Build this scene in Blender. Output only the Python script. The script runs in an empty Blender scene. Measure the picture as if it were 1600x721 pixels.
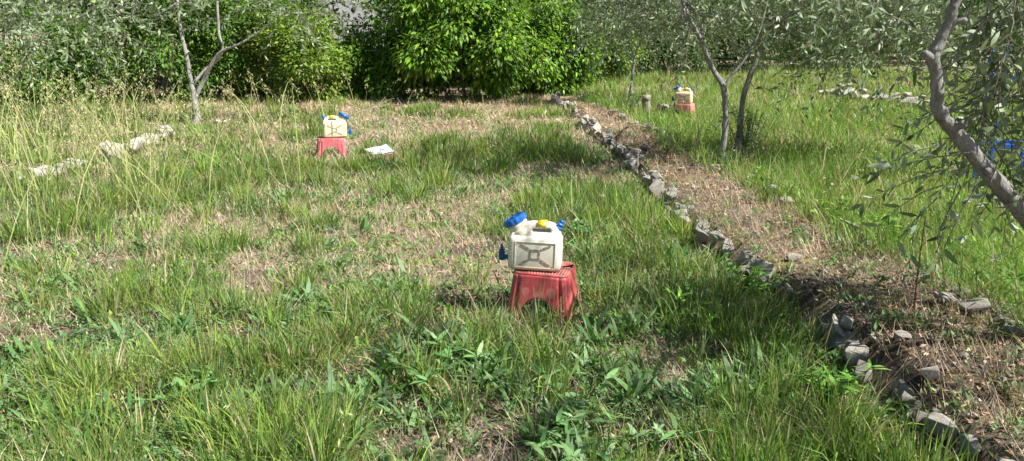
import bpy, bmesh, math, random
import numpy as np
from mathutils import Vector, Matrix, noise as mnoise

rng = np.random.default_rng(7)
random.seed(7)
scene = bpy.context.scene
C = scene.collection

# ------------------------------------------------------------------ camera, light, exposure
F_PX, CX, CY = 1209.0, 800.0, 360.5          # focal length and centre in photograph pixels
PITCH = math.radians(14.6)
CAM_H = 1.6
cam_d = bpy.data.cameras.new('camera')
cam_d.sensor_width = 36.0
cam_d.lens = F_PX / 1600 * 36.0
cam_d.clip_start, cam_d.clip_end = 0.05, 2000
cam = bpy.data.objects.new('camera', cam_d)
C.objects.link(cam)
cam.location = (0, 0, CAM_H)
cam.rotation_euler = (math.radians(90) - PITCH, 0, 0)
scene.camera = cam

SUN_EL = math.radians(49)
SUN_X, SUN_Y = 0.928, -0.373                  # towards the sun, on the ground plan (x right, y away)
world = bpy.data.worlds.new('World')
scene.world = world
world.use_nodes = True
wn = world.node_tree
sky = wn.nodes.new('ShaderNodeTexSky')
sky.sky_type = 'NISHITA'
sky.sun_disc = False
sky.sun_elevation = SUN_EL
sky.sun_rotation = math.atan2(SUN_X, SUN_Y)
bg = wn.nodes['Background']
bg.inputs['Strength'].default_value = 0.05
wn.links.new(sky.outputs[0], bg.inputs['Color'])
sun_d = bpy.data.lights.new('sun', 'SUN')
sun_d.energy = 5.0
sun_d.angle = math.radians(0.53)
sun_d.color = (1.0, 0.97, 0.925)
sun = bpy.data.objects.new('sun', sun_d)
C.objects.link(sun)
to_sun = Vector((SUN_X * math.cos(SUN_EL), SUN_Y * math.cos(SUN_EL), math.sin(SUN_EL)))
sun.rotation_euler = to_sun.to_track_quat('Z', 'Y').to_euler()
sun.location = to_sun * 40
scene.view_settings.view_transform = 'Standard'
scene.view_settings.look = 'None'
scene.view_settings.gamma = 1.0
scene.view_settings.exposure = 1.08
scene.cycles.max_bounces = 6
scene.cycles.transparent_max_bounces = 4
scene.cycles.transmission_bounces = 4

# ------------------------------------------------------------------ noise, terrain, placing
_T = np.random.default_rng(11).random((256, 256))


def vnoise(x, y, s=1.0, ox=0.0):
    x = np.asarray(x, float) / s + 37.3 + ox
    y = np.asarray(y, float) / s + 91.7 + ox * 1.7
    xi, yi = np.floor(x).astype(int), np.floor(y).astype(int)
    fx, fy = x - xi, y - yi
    fx, fy = fx * fx * (3 - 2 * fx), fy * fy * (3 - 2 * fy)
    g = lambda a, b: _T[a % 256, b % 256]
    return (g(xi, yi) * (1 - fx) + g(xi + 1, yi) * fx) * (1 - fy) + (g(xi, yi + 1) * (1 - fx) + g(xi + 1, yi + 1) * fx) * fy


def fbm(x, y, s=1.0, ox=0.0):
    return (vnoise(x, y, s, ox) * 0.55 + vnoise(x, y, s / 2.1, ox + 5) * 0.3 + vnoise(x, y, s / 4.3, ox + 9) * 0.15)


def sstep(a, b, t):
    t = np.clip((np.asarray(t, float) - a) / (b - a), 0, 1)
    return t * t * (3 - 2 * t)


def ray(px, py):
    r = np.array([(px - CX) / F_PX, 0, 0])
    v = -(py - CY) / F_PX
    return r + np.array([0, math.cos(PITCH), -math.sin(PITCH)]) + v * np.array([0, math.sin(PITCH), math.cos(PITCH)])


def on_z(px, py, z):
    d = ray(px, py)
    t = (z - CAM_H) / d[2]
    return np.array([0, 0, CAM_H]) + d * t


def at(px, py, Y):
    d = ray(px, py)
    return np.array([0, 0, CAM_H]) + d * (Y / d[1])


_Lp = np.array([on_z(*p, 0.0)[:2] for p in [(1560, 800), (1490, 735), (1420, 660), (1345, 590), (1275, 525), (1195, 462), (1110, 398), (1040, 322), (985, 262), (935, 215), (895, 182), (868, 163)]])
_Rp = np.array([on_z(*p, 0.14)[:2] for p in [(1760, 610), (1640, 548), (1535, 492), (1440, 442), (1310, 374), (1190, 304), (1130, 274), (1060, 232), (985, 190), (925, 157)]])


def left_edge(y):
    return np.interp(y, _Lp[:, 1], _Lp[:, 0]) + (vnoise(y, 0 * np.asarray(y, float), 0.5) - 0.5) * 0.05


def right_edge(y):
    return np.interp(y, _Rp[:, 1], _Rp[:, 0])


def H(x, y):
    x, y = np.asarray(x, float), np.asarray(y, float)
    ye = np.clip(y, 1.0, 18.5)
    le, re = left_edge(ye), right_edge(ye)
    bank = 0.17 - 0.003 * ye
    fade = 1 - sstep(14.5, 19.5, y)
    h = sstep(-0.03, 0.09, x - le) * bank * fade
    rf = 0.06 - 0.13 * sstep(5.5, 10, y) + 0.032 * np.clip(y - 17, 0, 14)
    h = h + (rf - bank * fade) * sstep(-0.05, 0.5, x - re) * sstep(0, 3, y)
    h = h + (np.maximum(h, rf * sstep(15.0, 20.0, y)) - h) * sstep(-.3, 1.6, x - le)
    h = h + 0.10 * sstep(-3.2, -5.5, x + 0.42 * (y - 7)) * sstep(4, 6, y)
    n = (fbm(x, y, 1.4) - 0.5) * 0.09 + (fbm(x, y, 0.35, 3) - 0.5) * 0.05
    return h + n * (1 - sstep(25, 60, y))


def gp(px, py):
    z = 0.0
    for _ in range(30):
        p = on_z(px, py, z)
        z = z * 0.5 + 0.5 * float(H(p[0], p[1]))
    return np.array([p[0], p[1], float(H(p[0], p[1]))])


# ------------------------------------------------------------------ object helpers
def tag(o, label=None, cat=None, group=None, kind=None):
    if label: o['label'] = label
    if cat: o['category'] = cat
    if group: o['group'] = group
    if kind: o['kind'] = kind
    return o


def empty(name, loc=(0, 0, 0), rz=0.0, scale=1.0):
    o = bpy.data.objects.new(name, None)
    C.objects.link(o)
    o.location = loc
    o.rotation_euler = (0, 0, rz)
    o.scale = (scale,) * 3 if not hasattr(scale, '__len__') else scale
    return o


def link(name, me, parent=None, mat=None):
    o = bpy.data.objects.new(name, me)
    C.objects.link(o)
    if parent: o.parent = parent
    if mat and not me.materials: me.materials.append(mat)
    return o


def np_mesh(name, V, T, col=None, smooth=False):
    V = np.ascontiguousarray(V, np.float32)
    T = np.ascontiguousarray(T, np.int32)
    me = bpy.data.meshes.new(name)
    me.vertices.add(len(V))
    me.vertices.foreach_set('co', V.ravel())
    me.loops.add(T.size)
    me.loops.foreach_set('vertex_index', T.ravel())
    me.polygons.add(len(T))
    me.polygons.foreach_set('loop_start', np.arange(0, T.size, T.shape[1], dtype=np.int32))
    if smooth:
        me.polygons.foreach_set('use_smooth', np.ones(len(T), bool))
    if col is not None:
        a = me.color_attributes.new('Col', 'FLOAT_COLOR', 'POINT')
        c4 = np.ones((len(V), 4), np.float32)
        c4[:, :3] = col
        a.data.foreach_set('color', c4.ravel())
    me.update(calc_edges=True)
    return me


def bm_mesh(name, bm, smooth=True):
    bmesh.ops.recalc_face_normals(bm, faces=bm.faces[:])
    me = bpy.data.meshes.new(name)
    bm.to_mesh(me)
    bm.free()
    if smooth:
        for p in me.polygons: p.use_smooth = True
    return me


def join_arrays(parts):
    """[(V, T, col)] -> one V, T, col"""
    off, Vs, Ts, Cs = 0, [], [], []
    for v, t, c in parts:
        Vs.append(v); Ts.append(t + off); Cs.append(c)
        off += len(v)
    return np.concatenate(Vs), np.concatenate(Ts), np.concatenate(Cs)


# ------------------------------------------------------------------ materials
def mat_new(name):
    m = bpy.data.materials.new(name)
    m.use_nodes = True
    nt = m.node_tree
    return m, nt, nt.nodes['Principled BSDF']


def N(nt, t, **kw):
    n = nt.nodes.new(t)
    for k, v in kw.items():
        setattr(n, k, v)
    return n


def ramp(nt, stops, fac=None):
    r = N(nt, 'ShaderNodeValToRGB')
    e = r.color_ramp.elements
    while len(e) < len(stops): e.new(0.5)
    for el, (p, c) in zip(e, stops):
        el.position = p
        el.color = (*c, 1)
    if fac is not None: nt.links.new(fac, r.inputs[0])
    return r


def noise_tex(nt, scale, detail=4, rough=0.6, coord=None):
    n = N(nt, 'ShaderNodeTexNoise')
    n.inputs['Scale'].default_value = scale
    n.inputs['Detail'].default_value = detail
    n.inputs['Roughness'].default_value = rough
    if coord is not None: nt.links.new(coord, n.inputs['Vector'])
    return n


def mixc(nt, fac, a, b, mode='MIX'):
    m = N(nt, 'ShaderNodeMix', data_type='RGBA', blend_type=mode)
    for s, v in ((m.inputs[0], fac), (m.inputs[6], a), (m.inputs[7], b)):
        if hasattr(v, 'links'): nt.links.new(v, s)
        elif isinstance(v, (int, float)): s.default_value = v
        else: s.default_value = (*v, 1)
    return m.outputs[2]


def bump(nt, bsdf, h, strength=0.4, dist=0.01):
    b = N(nt, 'ShaderNodeBump')
    b.inputs['Strength'].default_value = strength
    b.inputs['Distance'].default_value = dist
    nt.links.new(h, b.inputs['Height'])
    nt.links.new(b.outputs[0], bsdf.inputs['Normal'])


def leaf_mat(name, trans=0.35, rough=0.5, spec=0.35, under=None, tint=(1.15, 1.25, 0.5)):
    """Vertex-coloured leaf: glossy skin, light let through; under = colour of the lower side."""
    m, nt, b = mat_new(name)
    a = N(nt, 'ShaderNodeVertexColor', layer_name='Col')
    col = a.outputs[0]
    if under:
        g = N(nt, 'ShaderNodeNewGeometry')
        col = mixc(nt, g.outputs['Backfacing'], a.outputs[0], under)
    nt.links.new(col, b.inputs['Base Color'])
    b.inputs['Roughness'].default_value = rough
    b.inputs['Specular IOR Level'].default_value = spec
    t = N(nt, 'ShaderNodeBsdfTranslucent')
    nt.links.new(mixc(nt, 1.0, a.outputs[0], tint, 'MULTIPLY'), t.inputs[0])
    mx = N(nt, 'ShaderNodeMixShader')
    mx.inputs[0].default_value = trans
    nt.links.new(b.outputs[0], mx.inputs[1])
    nt.links.new(t.outputs[0], mx.inputs[2])
    nt.links.new(mx.outputs[0], nt.nodes['Material Output'].inputs[0])
    return m


M = {}
M['grass'] = leaf_mat('grass_blades', 0.32, 0.55, 0.18, tint=(1.15, 1.3, 0.55))
M['dry'] = leaf_mat('dry_straw', 0.2, 0.7, 0.2, tint=(1, 0.95, 0.8))
M['shrub'] = leaf_mat('shrub_leaves', 0.34, 0.5, 0.25)
M['olive'] = leaf_mat('olive_leaves', 0.18, 0.5, 0.22, under=(0.31, 0.37, 0.26), tint=(1.1, 1.2, 0.6))
M['flower'] = leaf_mat('petals', 0.35, 0.6, 0.2, tint=(1, 1, 1))


def ground_mat():
    m, nt, b = mat_new('litter_soil')
    tc = N(nt, 'ShaderNodeTexCoord').outputs['Object']
    big = noise_tex(nt, 0.9, 5, 0.6, tc)
    fine = noise_tex(nt, 38, 6, 0.75, tc)
    mid = noise_tex(nt, 9, 5, 0.7, tc)
    v = N(nt, 'ShaderNodeTexVoronoi', feature='F1')
    v.inputs['Scale'].default_value = 42
    nt.links.new(tc, v.inputs['Vector'])
    litter = ramp(nt, [(0.15, (0.10, 0.075, 0.05)), (0.42, (0.29, 0.235, 0.165)), (0.62, (0.45, 0.38, 0.285)), (0.85, (0.58, 0.51, 0.41))], fine.outputs[0])
    flakes = ramp(nt, [(0.0, (0.36, 0.25, 0.16)), (0.35, (0.52, 0.42, 0.30)), (0.6, (0.30, 0.20, 0.12)), (1.0, (0.46, 0.33, 0.22))], v.outputs['Color'])
    c = mixc(nt, 0.4, litter.outputs[0], flakes.outputs[0])
    dark = ramp(nt, [(0.35, (0.0,) * 3), (0.62, (1.0,) * 3)], mid.outputs[0])
    c = mixc(nt, dark.outputs[0], mixc(nt, 0.55, c, (0.13, 0.09, 0.06)), c)
    green = ramp(nt, [(0.48, (0,) * 3), (0.68, (0.5,) * 3)], big.outputs[0])
    c = mixc(nt, green.outputs[0], c, (0.15, 0.17, 0.06))
    soil = ramp(nt, [(0.25, (0.055, 0.043, 0.033)), (0.45, (0.17, 0.135, 0.10)), (0.68, (0.33, 0.27, 0.20)), (0.9, (0.48, 0.42, 0.34))], noise_tex(nt, 26, 6, 0.8, tc).outputs[0])
    moss = ramp(nt, [(0.52, (0,) * 3), (0.66, (0.7,) * 3)], noise_tex(nt, 3.3, 4, 0.6, tc).outputs[0])
    sc = mixc(nt, moss.outputs[0], soil.outputs[0], (0.24, 0.19, 0.05))
    a = N(nt, 'ShaderNodeVertexColor', layer_name='Col')
    sep = N(nt, 'ShaderNodeSeparateColor')
    nt.links.new(a.outputs[0], sep.inputs[0])
    both = mixc(nt, sep.outputs[0], c, sc)
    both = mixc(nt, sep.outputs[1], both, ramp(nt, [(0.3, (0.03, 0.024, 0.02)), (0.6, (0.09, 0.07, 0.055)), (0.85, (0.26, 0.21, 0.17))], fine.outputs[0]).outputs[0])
    nt.links.new(both, b.inputs['Base Color'])
    b.inputs['Roughness'].default_value = 0.95
    b.inputs['Specular IOR Level'].default_value = 0.1
    bump(nt, b, fine.outputs[0], 0.9, 0.02)
    return m


def stone_mat(name, tone=1.0, lichen=0.45):
    m, nt, b = mat_new(name)
    tc = N(nt, 'ShaderNodeTexCoord').outputs['Object']
    info = N(nt, 'ShaderNodeObjectInfo')
    add = N(nt, 'ShaderNodeVectorMath', operation='ADD')
    nt.links.new(tc, add.inputs[0])
    nt.links.new(info.outputs['Location'], add.inputs[1])
    n1 = noise_tex(nt, 7, 7, 0.7, add.outputs[0])
    n2 = noise_tex(nt, 26, 5, 0.75, add.outputs[0])
    r = ramp(nt, [(0.2, (0.15 * tone, 0.135 * tone, 0.115 * tone)), (0.45, (0.32 * tone, 0.295 * tone, 0.25 * tone)), (0.72, (0.52 * tone, 0.48 * tone, 0.41 * tone))], n1.outputs[0])
    l = ramp(nt, [(0.55, (0,) * 3), (0.68, (lichen,) * 3)], n2.outputs[0])
    c = mixc(nt, l.outputs[0], r.outputs[0], (0.10, 0.10, 0.085))
    s = ramp(nt, [(0.56, (0,) * 3), (0.72, (0.55,) * 3)], noise_tex(nt, 4, 4, 0.6, add.outputs[0]).outputs[0])
    c = mixc(nt, s.outputs[0], c, (0.30, 0.23, 0.15))
    sz = N(nt, 'ShaderNodeSeparateXYZ')
    nt.links.new(tc, sz.inputs[0])
    dm = N(nt, 'ShaderNodeMath', operation='MULTIPLY_ADD')
    nt.links.new(n1.outputs[0], dm.inputs[0]); dm.inputs[1].default_value = -.9
    nt.links.new(sz.outputs[2], dm.inputs[2])
    mud = ramp(nt, [(0.0, (0.8,) * 3), (0.22, (0,) * 3)])
    mr = N(nt, 'ShaderNodeMapRange'); mr.inputs[1].default_value, mr.inputs[2].default_value = -.75, .1
    nt.links.new(dm.outputs[0], mr.inputs[0]); nt.links.new(mr.outputs[0], mud.inputs[0])
    mud.color_ramp.elements[1].position = .42
    c = mixc(nt, mud.outputs[0], c, (0.17, 0.125, 0.085))        # earth clinging to the buried side
    nt.links.new(c, b.inputs['Base Color'])
    b.inputs['Roughness'].default_value = 0.9
    b.inputs['Specular IOR Level'].default_value = 0.2
    bump(nt, b, n2.outputs[0], 0.8, 0.025)
    return m


def bark_mat(name, c0, c1, c2):
    m, nt, b = mat_new(name)
    tc = N(nt, 'ShaderNodeTexCoord').outputs['Object']
    mp = N(nt, 'ShaderNodeMapping')
    mp.inputs['Scale'].default_value = (1, 1, 0.35)
    nt.links.new(tc, mp.inputs[0])
    n1 = noise_tex(nt, 30, 8, 0.75, mp.outputs[0])
    n2 = noise_tex(nt, 85, 4, 0.7, mp.outputs[0])
    r = ramp(nt, [(0.28, c0), (0.5, c1), (0.72, c2)], n1.outputs[0])
    l = ramp(nt, [(0.5, (0,) * 3), (0.7, (0.45,) * 3)], noise_tex(nt, 9, 3, 0.6, tc).outputs[0])
    c = mixc(nt, l.outputs[0], r.outputs[0], c2)
    nt.links.new(c, b.inputs['Base Color'])
    b.inputs['Roughness'].default_value = 0.85
    b.inputs['Specular IOR Level'].default_value = 0.2
    mx = N(nt, 'ShaderNodeMath', operation='ADD')
    nt.links.new(n1.outputs[0], mx.inputs[0])
    nt.links.new(n2.outputs[0], mx.inputs[1])
    bump(nt, b, mx.outputs[0], 0.9, 0.02)
    return m


def plastic(name, col, rough=0.4, wear=None, wear_amt=0.4, scale=14, sss=0.0, speck=None):
    m, nt, b = mat_new(name)
    tc = N(nt, 'ShaderNodeTexCoord').outputs['Object']
    c = col
    if wear:
        w = ramp(nt, [(0.42, (0,) * 3), (0.7, (wear_amt,) * 3)], noise_tex(nt, scale, 6, 0.7, tc).outputs[0])
        c = mixc(nt, w.outputs[0], col, wear)
    if speck:
        s = ramp(nt, [(0.6, (0,) * 3), (0.72, (0.6,) * 3)], noise_tex(nt, scale * 4, 5, 0.8, tc).outputs[0])
        c = mixc(nt, s.outputs[0], c, speck)
    if hasattr(c, 'links'): nt.links.new(c, b.inputs['Base Color'])
    else: b.inputs['Base Color'].default_value = (*c, 1)
    b.inputs['Roughness'].default_value = rough
    if sss:
        b.inputs['Subsurface Weight'].default_value = sss
        b.inputs['Subsurface Radius'].default_value = (0.02, 0.016, 0.01)
    bump(nt, b, noise_tex(nt, 60, 3, 0.6, tc).outputs[0], 0.08, 0.004)
    return m


M['ground'] = ground_mat()
M['stone'] = stone_mat('limestone')
M['pale_stone'] = stone_mat('pale_limestone', 1.3, 0.25)
M['white_stone'] = stone_mat('white_limestone', 1.5, 0.12)
M['bark'] = bark_mat('olive_bark', (0.10, 0.095, 0.085), (0.25, 0.24, 0.22), (0.42, 0.41, 0.38))
M['bark_pale'] = bark_mat('pale_olive_bark', (0.17, 0.16, 0.145), (0.34, 0.33, 0.30), (0.52, 0.51, 0.47))
M['twig'] = bark_mat('twig_bark', (0.12, 0.10, 0.08), (0.24, 0.21, 0.17), (0.36, 0.33, 0.29))
M['stem'] = bark_mat('shrub_bark', (0.05, 0.04, 0.03), (0.13, 0.105, 0.08), (0.22, 0.19, 0.16))


# ------------------------------------------------------------------ ground sheet
def patch_field(x, y, patches):
    f = np.zeros_like(x)
    for px, py, rx, ry, s in patches:
        c = on_z(px, py, 0.0)
        d = ((x - c[0]) / rx) ** 2 + ((y - c[1]) / ry) ** 2
        f = f + s * np.exp(-d * 1.2)
    return f


HUMUS_SHADE_P = [(715, 474, .26, .2, 1.0), (610, 640, .22, .13, .8), (1420, 695, .3, .22, .9), (790, 520, .2, .1, .5), (1350, 560, .25, .2, .5), (1500, 600, .4, .3, .4), (1260, 500, .2, .3, .6), (1450, 520, .4, .3, .4)]  # first spot: dark earth plus painted shade where the near stool's shadow falls



def axis(lo, hi, step, far):
    a = list(np.arange(lo, hi + 1e-6, step))
    s, v, up = step, a[-1], []
    while v < far:
        s *= 1.35; v += s; up.append(v)
    s, v, dn = step, a[0], []
    while v > -far:
        s *= 1.35; v -= s; dn.append(v)
    return np.array(dn[::-1] + a + up)


gx, gy = axis(-6, 6, 0.075, 600), axis(1.0, 11, 0.075, 600)
GX, GY = np.meshgrid(gx, gy)
GZ = H(GX, GY)
nx, ny = len(gx), len(gy)
idx = np.arange(nx * ny).reshape(ny, nx)
quads = np.stack([idx[:-1, :-1], idx[:-1, 1:], idx[1:, 1:], idx[1:, :-1]], -1).reshape(-1, 4)


def humus_shade(x, y):
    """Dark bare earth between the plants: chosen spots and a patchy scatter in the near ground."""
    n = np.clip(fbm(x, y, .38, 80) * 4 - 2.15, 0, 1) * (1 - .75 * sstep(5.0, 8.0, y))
    return np.clip(patch_field(x, y, HUMUS_SHADE_P) + n, 0, 1)


def bank_mask(x, y):
    ye = np.clip(y, 1, 18.5)
    le, re = left_edge(ye), right_edge(ye)
    w = (fbm(x, y, 0.5, 2) - 0.5) * 0.35
    return sstep(-0.12, 0.05, x - le) * (1 - sstep(-0.1, 0.35, x - re + w)) * (1 - sstep(17.5, 19, y))


bkm = bank_mask(GX, GY).ravel()
hum_shade = humus_shade(GX.ravel(), GY.ravel())
gcol = np.stack([bkm, hum_shade, bkm * 0], 1)
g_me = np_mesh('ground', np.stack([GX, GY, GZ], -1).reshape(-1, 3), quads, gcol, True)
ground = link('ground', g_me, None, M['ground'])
tag(ground, 'dry leaf-littered soil with a raised earth bank', kind='structure')

# ------------------------------------------------------------------ blades and leaves (vectorised)
def blades(base, length, width, az, lean, curve, face, c0, c1, segs=3):
    """Tapered curved strips. base (n,3); everything else (n,) ; c0/c1 (n,3) root and tip colours."""
    n = len(base)
    ts = np.linspace(0, 1, segs + 1)
    dirx, diry = np.cos(az), np.sin(az)
    sx, sy = np.cos(face), np.sin(face)
    pts, cols = [], []
    for k, t in enumerate(ts):
        hor = length * (lean * t + curve * t * t)
        ver = length * t * np.sqrt(np.clip(1 - (lean * 0.7 + curve * t * 0.8) ** 2, 0.04, 1)) - length * 0.25 * curve * t ** 3
        p = base + np.stack([dirx * hor, diry * hor, ver], 1)
        w = width * 0.5 * (1 - t ** 1.8) * (0.7 + 0.6 * min(t * 3, 1) if segs > 2 else 1.0)
        s = np.stack([sx * w, sy * w, np.zeros(n)], 1)
        c = c0 * (1 - t) + c1 * t
        if k < segs:
            pts += [p - s, p + s]; cols += [c, c]
        else:
            pts.append(p); cols.append(c)
    per = 2 * segs + 1
    V = np.stack(pts, 1).reshape(-1, 3)
    Cc = np.stack(cols, 1).reshape(-1, 3)
    tri = []
    for k in range(segs - 1):
        a = 2 * k
        tri += [(a, a + 1, a + 3), (a, a + 3, a + 2)]
    a = 2 * (segs - 1)
    tri.append((a, a + 1, a + 2))
    T = (np.arange(n)[:, None, None] * per + np.array(tri)[None]).reshape(-1, 3)
    return V, T, Cc


def unit(v):
    return v / np.maximum(np.linalg.norm(v, axis=1, keepdims=True), 1e-9)


def leaves(base, axis_, up, length, width, col, fold=0.12, quality=1):
    """Folded leaves from base along axis_. quality 1: 2 triangles, 2: 4 triangles with a bent tip."""
    n = len(base)
    a = unit(axis_)
    s = unit(np.cross(a, up))
    nn = np.cross(s, a)
    L, W = length[:, None], width[:, None]
    if quality == 1:
        P = [base, base + a * L * .45 - s * W * .5 + nn * W * fold, base + a * L, base + a * L * .45 + s * W * .5 + nn * W * fold]
        tri = [(0, 3, 2), (0, 2, 1)]
        sh = [1.0, 1.0, 1.0, 1.0]
    else:
        P = [base, base + a * L * .3 - s * W * .46 + nn * W * fold, base + a * L * .3 + s * W * .46 + nn * W * fold,
             base + a * L * .7 - s * W * .36 + nn * (W * fold - L * .04), base + a * L * .7 + s * W * .36 + nn * (W * fold - L * .04), base + a * L - nn * L * .10]
        tri = [(0, 2, 1), (1, 2, 4), (1, 4, 3), (3, 4, 5)]
        sh = [1.0] * 6
    V = np.stack(P, 1).reshape(-1, 3)
    Cc = np.repeat(col, len(P), 0)
    T = (np.arange(n)[:, None, None] * len(P) + np.array(tri)[None]).reshape(-1, 3)
    return V, T, Cc


def pal(n, cols, weights=None, jit=0.18):
    cols = np.array(cols)
    w = None if weights is None else np.array(weights) / np.sum(weights)
    i = rng.choice(len(cols), n, p=w)
    j = rng.choice(len(cols), n, p=w)
    f = rng.random((n, 1)) * 0.5
    c = cols[i] * (1 - f) + cols[j] * f
    return np.clip(c * (1 + rng.normal(0, jit, (n, 1))), 0.005, 0.95)


# ------------------------------------------------------------------ tubes
def smooth_path(pts, rad, sub=5):
    P = [Vector(p) for p in pts]
    out, ro = [], []
    for i in range(len(P) - 1):
        p0 = P[i - 1] if i else P[0] * 2 - P[1]
        p1, p2 = P[i], P[i + 1]
        p3 = P[i + 2] if i + 2 < len(P) else P[-1] * 2 - P[-2]
        for k in range(sub):
            t = k / sub
            out.append(0.5 * ((2 * p1) + (p2 - p0) * t + (2 * p0 - 5 * p1 + 4 * p2 - p3) * t * t + (3 * p1 - p0 - 3 * p2 + p3) * t ** 3))
            ro.append(rad[i] * (1 - t) + rad[i + 1] * t)
    out.append(P[-1]); ro.append(rad[-1])
    return out, ro


def tube_arrays(pts, rad, sides=8, sub=5, rough=0.0, seed=0):
    path, rr = smooth_path(pts, rad, sub) if sub > 1 else ([Vector(p) for p in pts], rad)
    V, T = [], []
    prev = None
    for i, p in enumerate(path):
        d = (path[min(i + 1, len(path) - 1)] - path[max(i - 1, 0)]).normalized()
        ref = prev if prev is not None else (Vector((1, 0, 0)) if abs(d.x) < 0.9 else Vector((0, 1, 0)))
        u = (ref - d * ref.dot(d)).normalized()
        prev = u
        w = d.cross(u)
        for k in range(sides):
            a = 2 * math.pi * k / sides
            r = rr[i]
            if rough:
                r *= 1 + rough * mnoise.noise(Vector((math.cos(a) * 1.3 + seed, math.sin(a) * 1.3, i * 0.33)))
            V.append(p + (u * math.cos(a) + w * math.sin(a)) * r)
    m = len(path)
    for i in range(m - 1):
        for k in range(sides):
            a, b = i * sides + k, i * sides + (k + 1) % sides
            T += [(a, b, b + sides), (a, b + sides, a + sides)]
    V.append(path[-1] + (path[-1] - path[-2]).normalized() * rr[-1] * 0.5)
    for k in range(sides):
        T.append(((m - 1) * sides + k, (m - 1) * sides + (k + 1) % sides, len(V) - 1))
    return np.array([tuple(v) for v in V]), np.array(T)


def tube_obj(name, pts, rad, mat, parent=None, sides=8, sub=5, rough=0.15, seed=0):
    V, T = tube_arrays(pts, rad, sides, sub, rough, seed)
    return link(name, np_mesh(name, V, T, None, True), parent, mat)


# ------------------------------------------------------------------ far house and railing behind the hedge
def box(bm, c, s, rot=None):
    r = bmesh.ops.create_cube(bm, size=1)['verts']
    for v in r:
        v.co = Vector((v.co.x * s[0], v.co.y * s[1], v.co.z * s[2]))
        if rot: v.co = rot @ v.co
        v.co += Vector(c)
    return r


def box_obj(name, c, s, mat, parent, bevel=0.0, smooth=False):
    bm = bmesh.new()
    box(bm, c, s)
    if bevel:
        bmesh.ops.bevel(bm, geom=bm.edges[:], offset=bevel, segments=2, profile=0.5, affect='EDGES')
    return link(name, bm_mesh(name, bm, smooth), parent, mat)


M['render_wall'] = plastic('grey_render', (0.50, 0.50, 0.52), 0.9, (0.36, 0.36, 0.37), 0.5, 2)
M['tile'] = plastic('roof_tiles', (0.30, 0.13, 0.08), 0.9, (0.18, 0.09, 0.06), 0.6, 5)
M['iron'] = plastic('painted_iron', (0.03, 0.03, 0.032), 0.6)
M['glass'] = plastic('window_glass', (0.03, 0.035, 0.04), 0.08)
M['white_paint'] = plastic('white_paint', (0.7, 0.7, 0.68), 0.6)
hp = at(560, 40, 30.0)
house = tag(empty('house', (hp[0], 32.0, 0.2)), 'pale grey rendered house glimpsed through the gap in the hedge', 'house')
box_obj('wall', (0, 0, 1.9), (9.0, 5.0, 3.8), M['render_wall'], house)
bm = bmesh.new()
rv = [bm.verts.new(p) for p in [(-4.9, -2.9, 3.78), (4.9, -2.9, 3.78), (4.9, 2.9, 3.78), (-4.9, 2.9, 3.78), (-4.9, 0, 5.2), (4.9, 0, 5.2)]]
for f in [(0, 1, 5, 4), (2, 3, 4, 5), (0, 4, 3), (1, 2, 5), (0, 3, 2, 1)]:
    bm.faces.new([rv[i] for i in f])
link('roof', bm_mesh('roof', bm, False), house, M['tile'])
for wx in (-2.6, 2.4):
    w = box_obj('window', (wx, -2.53, 1.9), (1.1, 0.08, 1.3), M['white_paint'], house)
    for k in (-1, 1):
        box_obj('pane', (wx + k * 0.26, -2.575, 1.9), (0.46, 0.02, 1.15), M['glass'], w)
fp = at(535, 35, 25.0)
rail = tag(empty('railing', (fp[0], 25.0, float(H(fp[0], 25.0)))), 'dark iron railing in front of the grey house behind the hedge', 'railing')
for zz in (0.9, 1.72):
    box_obj('rail', (0, 0, zz), (4.0, 0.04, 0.04), M['iron'], rail)
bar0 = None
for k in range(25):
    if bar0 is None:
        bar0 = box_obj('bar', (0, 0, 0.925), (0.025, 0.025, 1.85), M['iron'], rail)
        o = bar0
    else:
        o = bar0.copy(); C.objects.link(o); o.parent = rail
    o.location = (-1.92 + k * 0.16, 0.0, -0.02)

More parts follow.
